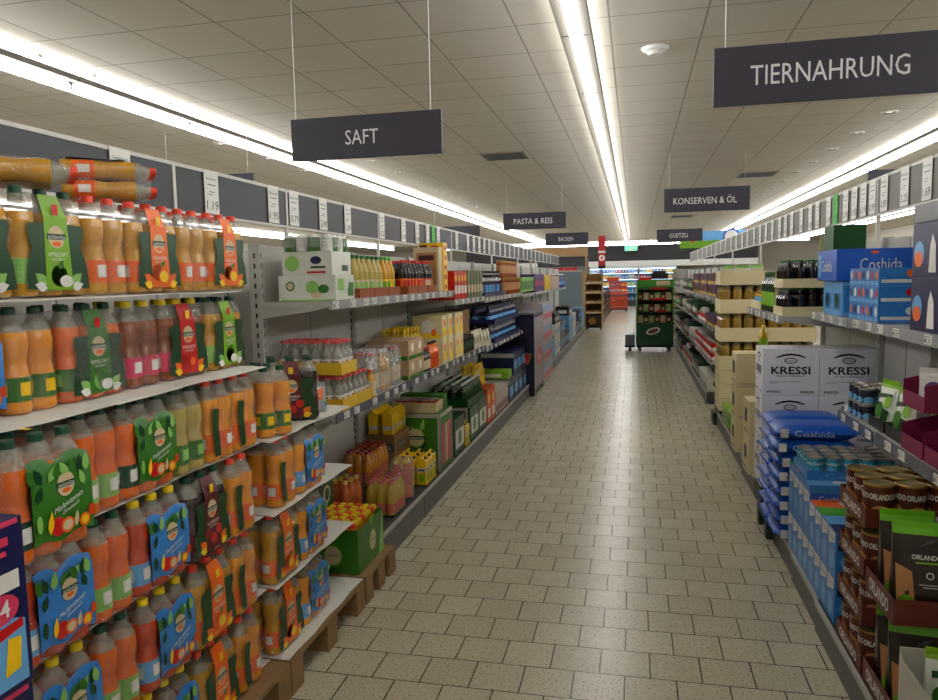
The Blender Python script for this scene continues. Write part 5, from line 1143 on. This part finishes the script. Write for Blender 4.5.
fp = carton('green_case_low', .30, .4, .16, lime, [('f', 'r', -.12, .04, .12, .1, dgreen), ('r', 'r', -.15, .04, .15, .1, dgreen)])
fill('R', fp, 'lime green case on the deck between the cream cartons and the pickle stack', 'case', 'lime cases low right', 7.1, 7.75, .87, .132)
# ------------------------------------------------------------------ far end
frm = M('refrigerator white', (214, 220, 224), .35); lit = M('refrigerator lamp', (200, 226, 255), .5, var=0, emit=(190, 222, 255), es=9.0)
def fridge(x0, label):
    w = 1.86; kids = []
    b = MB(); b.box(-w / 2, w / 2, .62, .70, .0, 2.02, M('refrigerator blue back', (96, 150, 206), .4)); b.box(-w / 2, w / 2, 0, .62, 0, .28, steeld)
    b.box(-w / 2, w / 2, 0, .7, 1.94, 2.03, frm)
    for sg in (-1, 1): b.box(sg * w / 2 - (.02 if sg > 0 else 0), sg * w / 2 + (.02 if sg < 0 else 0), .0, .62, .28, 1.94, frm)
    for z in (.70, 1.05, 1.40, 1.72):
        q = MB(); q.box(-w / 2 + .025, w / 2 - .025, .10, .60, z - .02, z, frm); q.box(-w / 2 + .025, w / 2 - .025, .09, .10, z - .03, z + .01, white); kids.append(S('shelf', q.mesh('shelf')))
    q = MB(); q.box(-w / 2 + .03, w / 2 - .03, .03, .07, 1.915, 1.935, lit); kids.append(S('lamp', q.mesh('lamp')))
    for z in (1.02, 1.37, 1.69):
        q = MB(); q.box(-w / 2 + .03, w / 2 - .03, .12, .14, z - .016, z - .002, lit); kids.append(S('lamp', q.mesh('lamp')))
    T(S('refrigerator', b.mesh('refrigerator'), kids), label, 'refrigerator', (x0 + w / 2, 38.9, 0))
FN = ['leftmost', 'second from left', 'middle', 'second from right', 'rightmost']
for i in range(3):
    fridge(-3.6 + 1.9 * i, ['left', 'middle', 'right'][i] + ' open chilled cabinet with blue light at the far wall')
tub = {}
for nm, m in (('white', white), ('navy', navy), ('yellow', yellow), ('red', red), ('blue', blue), ('green', lgreen)):
    tub[nm] = carton('dairy_carton', .14, .14, .2, m, [('f', 'e', 0, .1, .045, .05, white if nm != 'white' else blue)], bevel=0)
seq = ['blue', 'navy', 'yellow', 'green', 'white', 'blue', 'white', 'red', 'navy', 'blue', 'white', 'yellow']
for i in range(3):
    for s_, z in enumerate((.285, .702, 1.052, 1.402, 1.722)):
        for k in range(11):
            c = 'navy' if s_ == 0 and k % 3 else seq[(k // 2 + s_ * 3 + i * 5) % 12]
            T(tub[c], f'small {c} carton in the far chilled cabinets', 'carton', (-3.6 + 1.9 * i + .13 + .16 * k, 39.12, z), 0, f'{c} cartons in the chilled cabinets')
# red banner, exit sign, posters
b = MB(); b.box(-.14, .14, -.01, .01, 0, 1.3, M('banner red', (176, 30, 44), .5)); fr = lambda u, v, o: (u, -.01 - o, v)
e = MB(); e.ell(fr, 0, .42, .12, .12, white, .002, 20); e.ell(fr, 0, .42, .04, .06, red, .004, 14); e.rect(fr, -.14, 0, .14, .12, black, .002); e.rect(fr, -.14, .62, .14, .70, white, .002)
q = MB(); q.cyl((0, 0, 1.3), (0, 0, 1.36), .004, whcap, 6)
T(S('hanging_banner', b.mesh('hanging_banner'), [S('round_mark', e.mesh('round_mark')), S('wire', q.mesh('wire'))]), 'tall narrow red banner with a white disc hanging over the far aisle', 'banner', (-1.30, 30, 1.89))
b = MB(); b.box(-.32, .32, -.03, .03, 0, .26, frm); e = MB(); e.rect(lambda u, v, o: (u, -.03 - o, v), -.30, .02, .30, .24, M('exit sign green light', (40, 160, 110), .5, emit=(120, 240, 190), es=1.6), .002)
f2 = lambda u, v, o: (u, -.03 - o, v); e.rect(f2, .02, .06, .16, .2, white, .004); e.pol(f2, [(-.2, .13), (-.08, .2), (-.08, .16), (0, .16), (0, .10), (-.08, .10), (-.08, .06)], white, .004)
q = MB(); q.cyl((0, 0, .26), (0, 0, .42), .008, frm, 6)
T(S('exit_sign', b.mesh('exit_sign'), [S('lit_face', e.mesh('lit_face')), S('rod', q.mesh('rod'))]), 'small lit green exit sign in front of the far dark bulkhead', 'exit sign', (-.20, 38.4, 2.83))
b = MB(); b.box(-1.1, 1.1, -.015, .015, 0, .62, lblue); fr = lambda u, v, o: (u, -.015 - o, v)
b.pol(fr, [(-1.1, 0), (1.1, 0), (1.1, .26), (.4, .33), (-.3, .30), (-1.1, .36)], M('meadow print', (128, 176, 44), .5), .002); b.rect(fr, -1.1, 0, 1.1, .07, dgreen, .004); b.ell(fr, -.7, .33, .09, .08, dorange, .005); b.ell(fr, .35, .36, .10, .09, green, .005)
q = MB(); q.cyl((0, 0, .62), (0, 0, CH - 2.38), .004, whcap, 6); wm = q.mesh('wire')
T(S('poster_board', b.mesh('poster_board'), [S('wire', wm, loc=(-.9, 0, 0)), S('wire', wm, loc=(.9, 0, 0))]), 'wide meadow picture board hanging beyond the right shelves', 'poster', (2.55, 25.5, 2.38))
b = MB(); b.lathe([(0, 0), (.26, 0), (.26, .03), (0, .03)], mblue, 24); b2 = MB(); b2.lathe([(0, .031), (.2, .031), (.2, .033), (0, .033)], white, 24)
q = MB(); q.cyl((0, .25, 0), (0, .52, 0), .004, whcap, 6)
T(S('round_sign', b.mesh('round_sign'), [S('white_disc', b2.mesh('white_disc')), S('wire', q.mesh('wire'))]), 'round blue and white sign above the far right price cards', 'sign', (2.9, 24, 2.72), rot=(HP, 0, 0))
b = MB(); b.box(-.9, .9, -.02, .02, 0, .3, woodl); b.rect(lambda u, v, o: (u, -.02 - o, v), -.55, .13, .65, .17, tan, .003)
q = MB(); 
for sx in (-.85, .85): q.box(sx - .03, sx + .03, -.02, .02, -2.2, 0, woodl)
T(S('wooden_fascia', b.mesh('wooden_fascia'), [S('posts', q.mesh('posts'))]), 'light wooden fascia board on posts above the bakery shelves', 'sign board', (-2.3, 22.6, 2.2))
b = MB(); b.box(-.8, .8, -.15, .15, 0, .26, steeld); T(S('bakery_cabinet', b.mesh('bakery_cabinet', .01)), 'dark low box unit on top behind the wooden fascia', 'cabinet', (-2.25, 23.6, 1.9))
b = MB(); b.box(-.9, .9, -.3, .3, 0, 1.9, bluegrey); T(S('bakery_counter', b.mesh('bakery_counter', .01)), 'tall grey unit behind the left end panel', 'cabinet', (-2.3, 23.6, 0))
rl = carton('red_box', .16, .12, .09, red, bevel=.002)
for k in range(7): T(rl, 'small red box in the line on top of the left end panel', 'box', (-2.95 + .2 * k, 22.0, 1.765), 0, 'red boxes above the end panel')
b = MB(); b.box(-.75, .75, -.14, .14, 0, .025, white); q = MB(); q.box(-.72, -.69, -.1, .1, -1.74, 0, steel); q.box(.69, .72, -.1, .1, -1.74, 0, steel)
T(S('top_shelf', b.mesh('top_shelf'), [S('legs', q.mesh('legs'))]), 'white ledge above the left end panel with red boxes', 'shelf', (-2.30, 22.0, 1.74))
# bread rack
kids = []; w = .50
for sx in (-1, 1): 
    q = MB(); q.box(sx * w / 2 - .02, sx * w / 2 + .02, -.25, .25, .06, 1.66, woodl); kids.append(S('side_panel', q.mesh('side_panel')))
for z in (.50, .80, 1.10, 1.38):
    q = MB(); q.box(-w / 2 + .02, w / 2 - .02, -.24, .25, z - .02, z, woodl); q.box(-w / 2 + .02, w / 2 - .02, -.25, -.24, z - .02, z + .04, beige); kids.append(S('shelf', q.mesh('shelf')))
q = MB(); q.box(-w / 2 + .02, w / 2 - .02, -.24, .24, .08, .44, dbrown); q.ell(lambda u, v, o: (u, -.24 - o, v), -.04, .26, .11, .11, gold, .003); kids.append(S('bottom_box', q.mesh('bottom_box')))
q = MB()
for sx in (-.2, .2):
    for sy in (-.2, .2): q.cyl((sx - .02, sy, .03), (sx + .02, sy, .03), .03, blackm, 10)
q.box(-.22, .22, -.22, .22, .055, .08, blackm); kids.append(S('castors', q.mesh('castors')))
q = MB(); q.box(-w / 2, w / 2, .25, .26, .08, 1.66, kraft); kids.append(S('back_panel', q.mesh('back_panel')))
T(S('bread_rack', None, kids), 'narrow wooden rack with brown goods beside the left end panel', 'rack', (-1.20, 22.2, 0))
loaf = MB(); loaf.lathe([(0, 0), (.045, .0), (.06, .03), (.05, .07), (.02, .09), (0, .09)], tan, 12, sx=.8, sy=1.8); LOAF = S('bread_loaf', loaf.mesh('bread_loaf'))
for z in (.50, .80, 1.10, 1.38):
    for k in range(4): T(LOAF, 'brown loaf of bread in the narrow wooden rack', 'bread', (-1.20 - .165 + .11 * k, 22.12, z + .001), 0, 'loaves in the wooden rack')
# orange crates stack
cr = MB(); w = .78
cr.box(-w / 2, w / 2, -.3, .3, 0, .02, dorange)
for s in (-1, 1):
    cr.box(-w / 2, w / 2, s * .3 - .01, s * .3 + .01, .02, .06, dorange); cr.box(-w / 2, w / 2, s * .3 - .01, s * .3 + .01, .14, .21, dorange); cr.box(s * w / 2 - .01, s * w / 2 + .01, -.3, .3, .02, .21, dorange)
    for k in range(7): cr.box(-w / 2 + k * w / 6 - .01 + (.01 if k == 0 else 0), -w / 2 + k * w / 6 + .01 - (.01 if k == 6 else 0), s * .3 - .01, s * .3 + .01, .06, .14, dorange)
CR = S('orange_crate', cr.mesh('orange_crate'))
for k in range(5): T(CR, 'orange plastic crate in the wide stack by the chillers', 'crate', (-.72, 33.2, .13 + .235 * k), random.uniform(-.02, .02), 'orange crates stack')
cr2 = MB(); cr2.box(-.25, .25, -.3, .3, 0, .02, dorange)
for s in (-1, 1): cr2.box(-.25, .25, s * .3 - .01, s * .3 + .01, .02, .18, dorange); cr2.box(s * .25 - .01, s * .25 + .01, -.3, .3, .02, .18, dorange)
T(S('orange_crate', cr2.mesh('orange_crate')), 'small orange crate topmost on the wide orange stack', 'crate', (-.95, 33.2, 1.33))
q = MB(); q.box(-.4, .4, -.3, .3, .08, .125, blackm)
for sx in (-.33, .33):
    for sy in (-.24, .24): q.cyl((sx - .02, sy, .04), (sx + .02, sy, .04), .04, blackm, 10)
T(S('crate_dolly', q.mesh('crate_dolly')), 'black wheeled dolly under the orange crates', 'dolly', (-.72, 33.2, 0))
b = MB(); rm = M('dark wood rail', (92, 62, 48), .5)
for k in range(6): b.box(-.02, .02, k * 1.5 - .02, k * 1.5 + .02, 0, 1.0, rm)
b.box(-.02, .02, 0, 7.5, .96, 1.02, rm); b.box(-.015, .015, 0, 7.5, .5, .54, rm); b.box(-.015, .015, 0, 7.5, .1, .3, rm)
T(S('dark_railing', b.mesh('dark_railing')), 'dark brown railing between the bread rack and the orange crates', 'railing', (-1.05, 24.2, 0))
# green promotional trolley
gd = M('display deep green', (16, 84, 44), .4); gl_ = M('display bright green', (80, 146, 44), .45)
kids = []; w = .74; d = .60
q = MB(); q.box(-w / 2, w / 2, -d / 2, d / 2, .14, .60, gd); q.ell(lambda u, v, o: (u, -d / 2 - o, v), -.04, .43, .15, .07, white, .003, 16, .3); q.ell(lambda u, v, o: (u, -d / 2 - o, v), -.04, .43, .11, .045, gd, .005, 16, .3); q.ell(lambda u, v, o: (u, -d / 2 - o, v), -.03, .435, .07, .02, red, .007, 16, .3); kids.append(S('base_box', q.mesh('base_box', .004)))
for sx in (-1, 1):
    q = MB(); q.box(sx * w / 2 - (.02 if sx > 0 else 0), sx * w / 2 + (.02 if sx < 0 else 0), -d / 2, d / 2, .60, 1.50, gl_); kids.append(S('side_panel', q.mesh('side_panel')))
q = MB(); q.box(-w / 2 + .02, w / 2 - .02, d / 2 - .02, d / 2, .60, 1.50, gl_); kids.append(S('back_panel', q.mesh('back_panel')))
for z in (.83, 1.08, 1.30):
    q = MB(); q.box(-w / 2 + .02, w / 2 - .02, -d / 2 + .02, d / 2 - .02, z - .015, z, dbrown); q.rect(lambda u, v, o: (u, -d / 2 + .019 - o, v), -.02 + (.06 if z < 1 else -.05), z - .01, .22, z + .04, red, .002); kids.append(S('shelf', q.mesh('shelf')))
q = MB(); q.box(-w / 2, w / 2, -d / 2 - .005, -d / 2 + .01, 1.34, 1.50, gl_); q.rect(lambda u, v, o: (u, -d / 2 - .005 - o, v), .02, 1.38, .30, 1.47, beige, .002); q.rect(lambda u, v, o: (u, -d / 2 - .005 - o, v), -.33, 1.49, -.08, 1.54, red, .002); kids.append(S('header_card', q.mesh('header_card')))
q = MB(); q.box(-w / 2, w / 2, -d / 2, d / 2, .09, .13, blackm)
for sx in (-.3, .3):
    for sy in (-.24, .24): q.cyl((sx - .02, sy, .045), (sx + .02, sy, .045), .045, M('trolley wheel blue', (30, 44, 80), .5), 12)
kids.append(S('wheeled_base', q.mesh('wheeled_base')))
T(S('display_trolley', None, kids), 'green wheeled promotional display standing in the aisle', 'display stand', (.40, 15.95, 0), .04)
mixc = [carton('snack_box', .10, .12, .15, c, [('f', 'r', -.03, .03, .03, .09, beige)], bevel=0) for c in (beige, brown, lgreen, dred)]
nm = ['beige', 'brown', 'pale green', 'dark red']
for z in (.601, .832, 1.082):
    for k in range(6): T(mixc[(k + int(z * 7)) % 4], nm[(k + int(z * 7)) % 4] + ' snack box on the green display trolley', 'snack box', (.40 - .29 + .115 * k, 15.83 + .0045 * k, z), .04, nm[(k + int(z * 7)) % 4] + ' boxes on the green trolley')
b = MB(); b.box(-.17, .17, -.14, .14, 0, .13, blackm); b.box(-.13, .13, -.1, .1, .13, .17, blackm); T(S('black_box', b.mesh('black_box', .004)), 'black box lying on top of the green display trolley', 'box', (.50, 15.98, 1.505))
b = MB(); b.box(-.11, .11, -.22, .22, .08, .12, blackm)
for sy in (-.18, .18): b.cyl((-.03, sy, .04), (.03, sy, .04), .04, blackm, 10)
b.box(-.1, .1, -.18, .18, .12, .34, M('grey carton', (130, 134, 132), .5)); T(S('small_dolly', b.mesh('small_dolly')), 'small black dolly with a grey box left of the green trolley', 'dolly', (-.10, 15.95, 0))
# camera, world, view
cam = bpy.data.cameras.new('camera'); co = bpy.data.objects.new('camera', cam); COL.objects.link(co)
R = ((0.9751540548623505, -0.002248008760557023, 0.22151640061658687), (0.2206321508827166, 0.09968320070002255, -0.9702498201468862), (-0.019900333725390754, 0.9950166862695377, 0.0977024603723294))
co.matrix_world = Matrix([(R[0][0], R[0][1], R[0][2], 0), (R[1][0], R[1][1], R[1][2], 0), (R[2][0], R[2][1], R[2][2], 1.6), (0, 0, 0, 1)])
cam.sensor_fit = 'HORIZONTAL'; cam.sensor_width = 36; cam.lens = 730 / 938 * 36; cam.clip_start = .02; cam.clip_end = 200
SC.camera = co
wd = bpy.data.worlds.new('World'); SC.world = wd; wd.use_nodes = True; wd.node_tree.nodes['Background'].inputs[0].default_value = (.01, .01, .01, 1)
SC.view_settings.view_transform = 'Standard'; SC.view_settings.look = 'None'; SC.view_settings.gamma = 1; SC.view_settings.exposure = -0.60
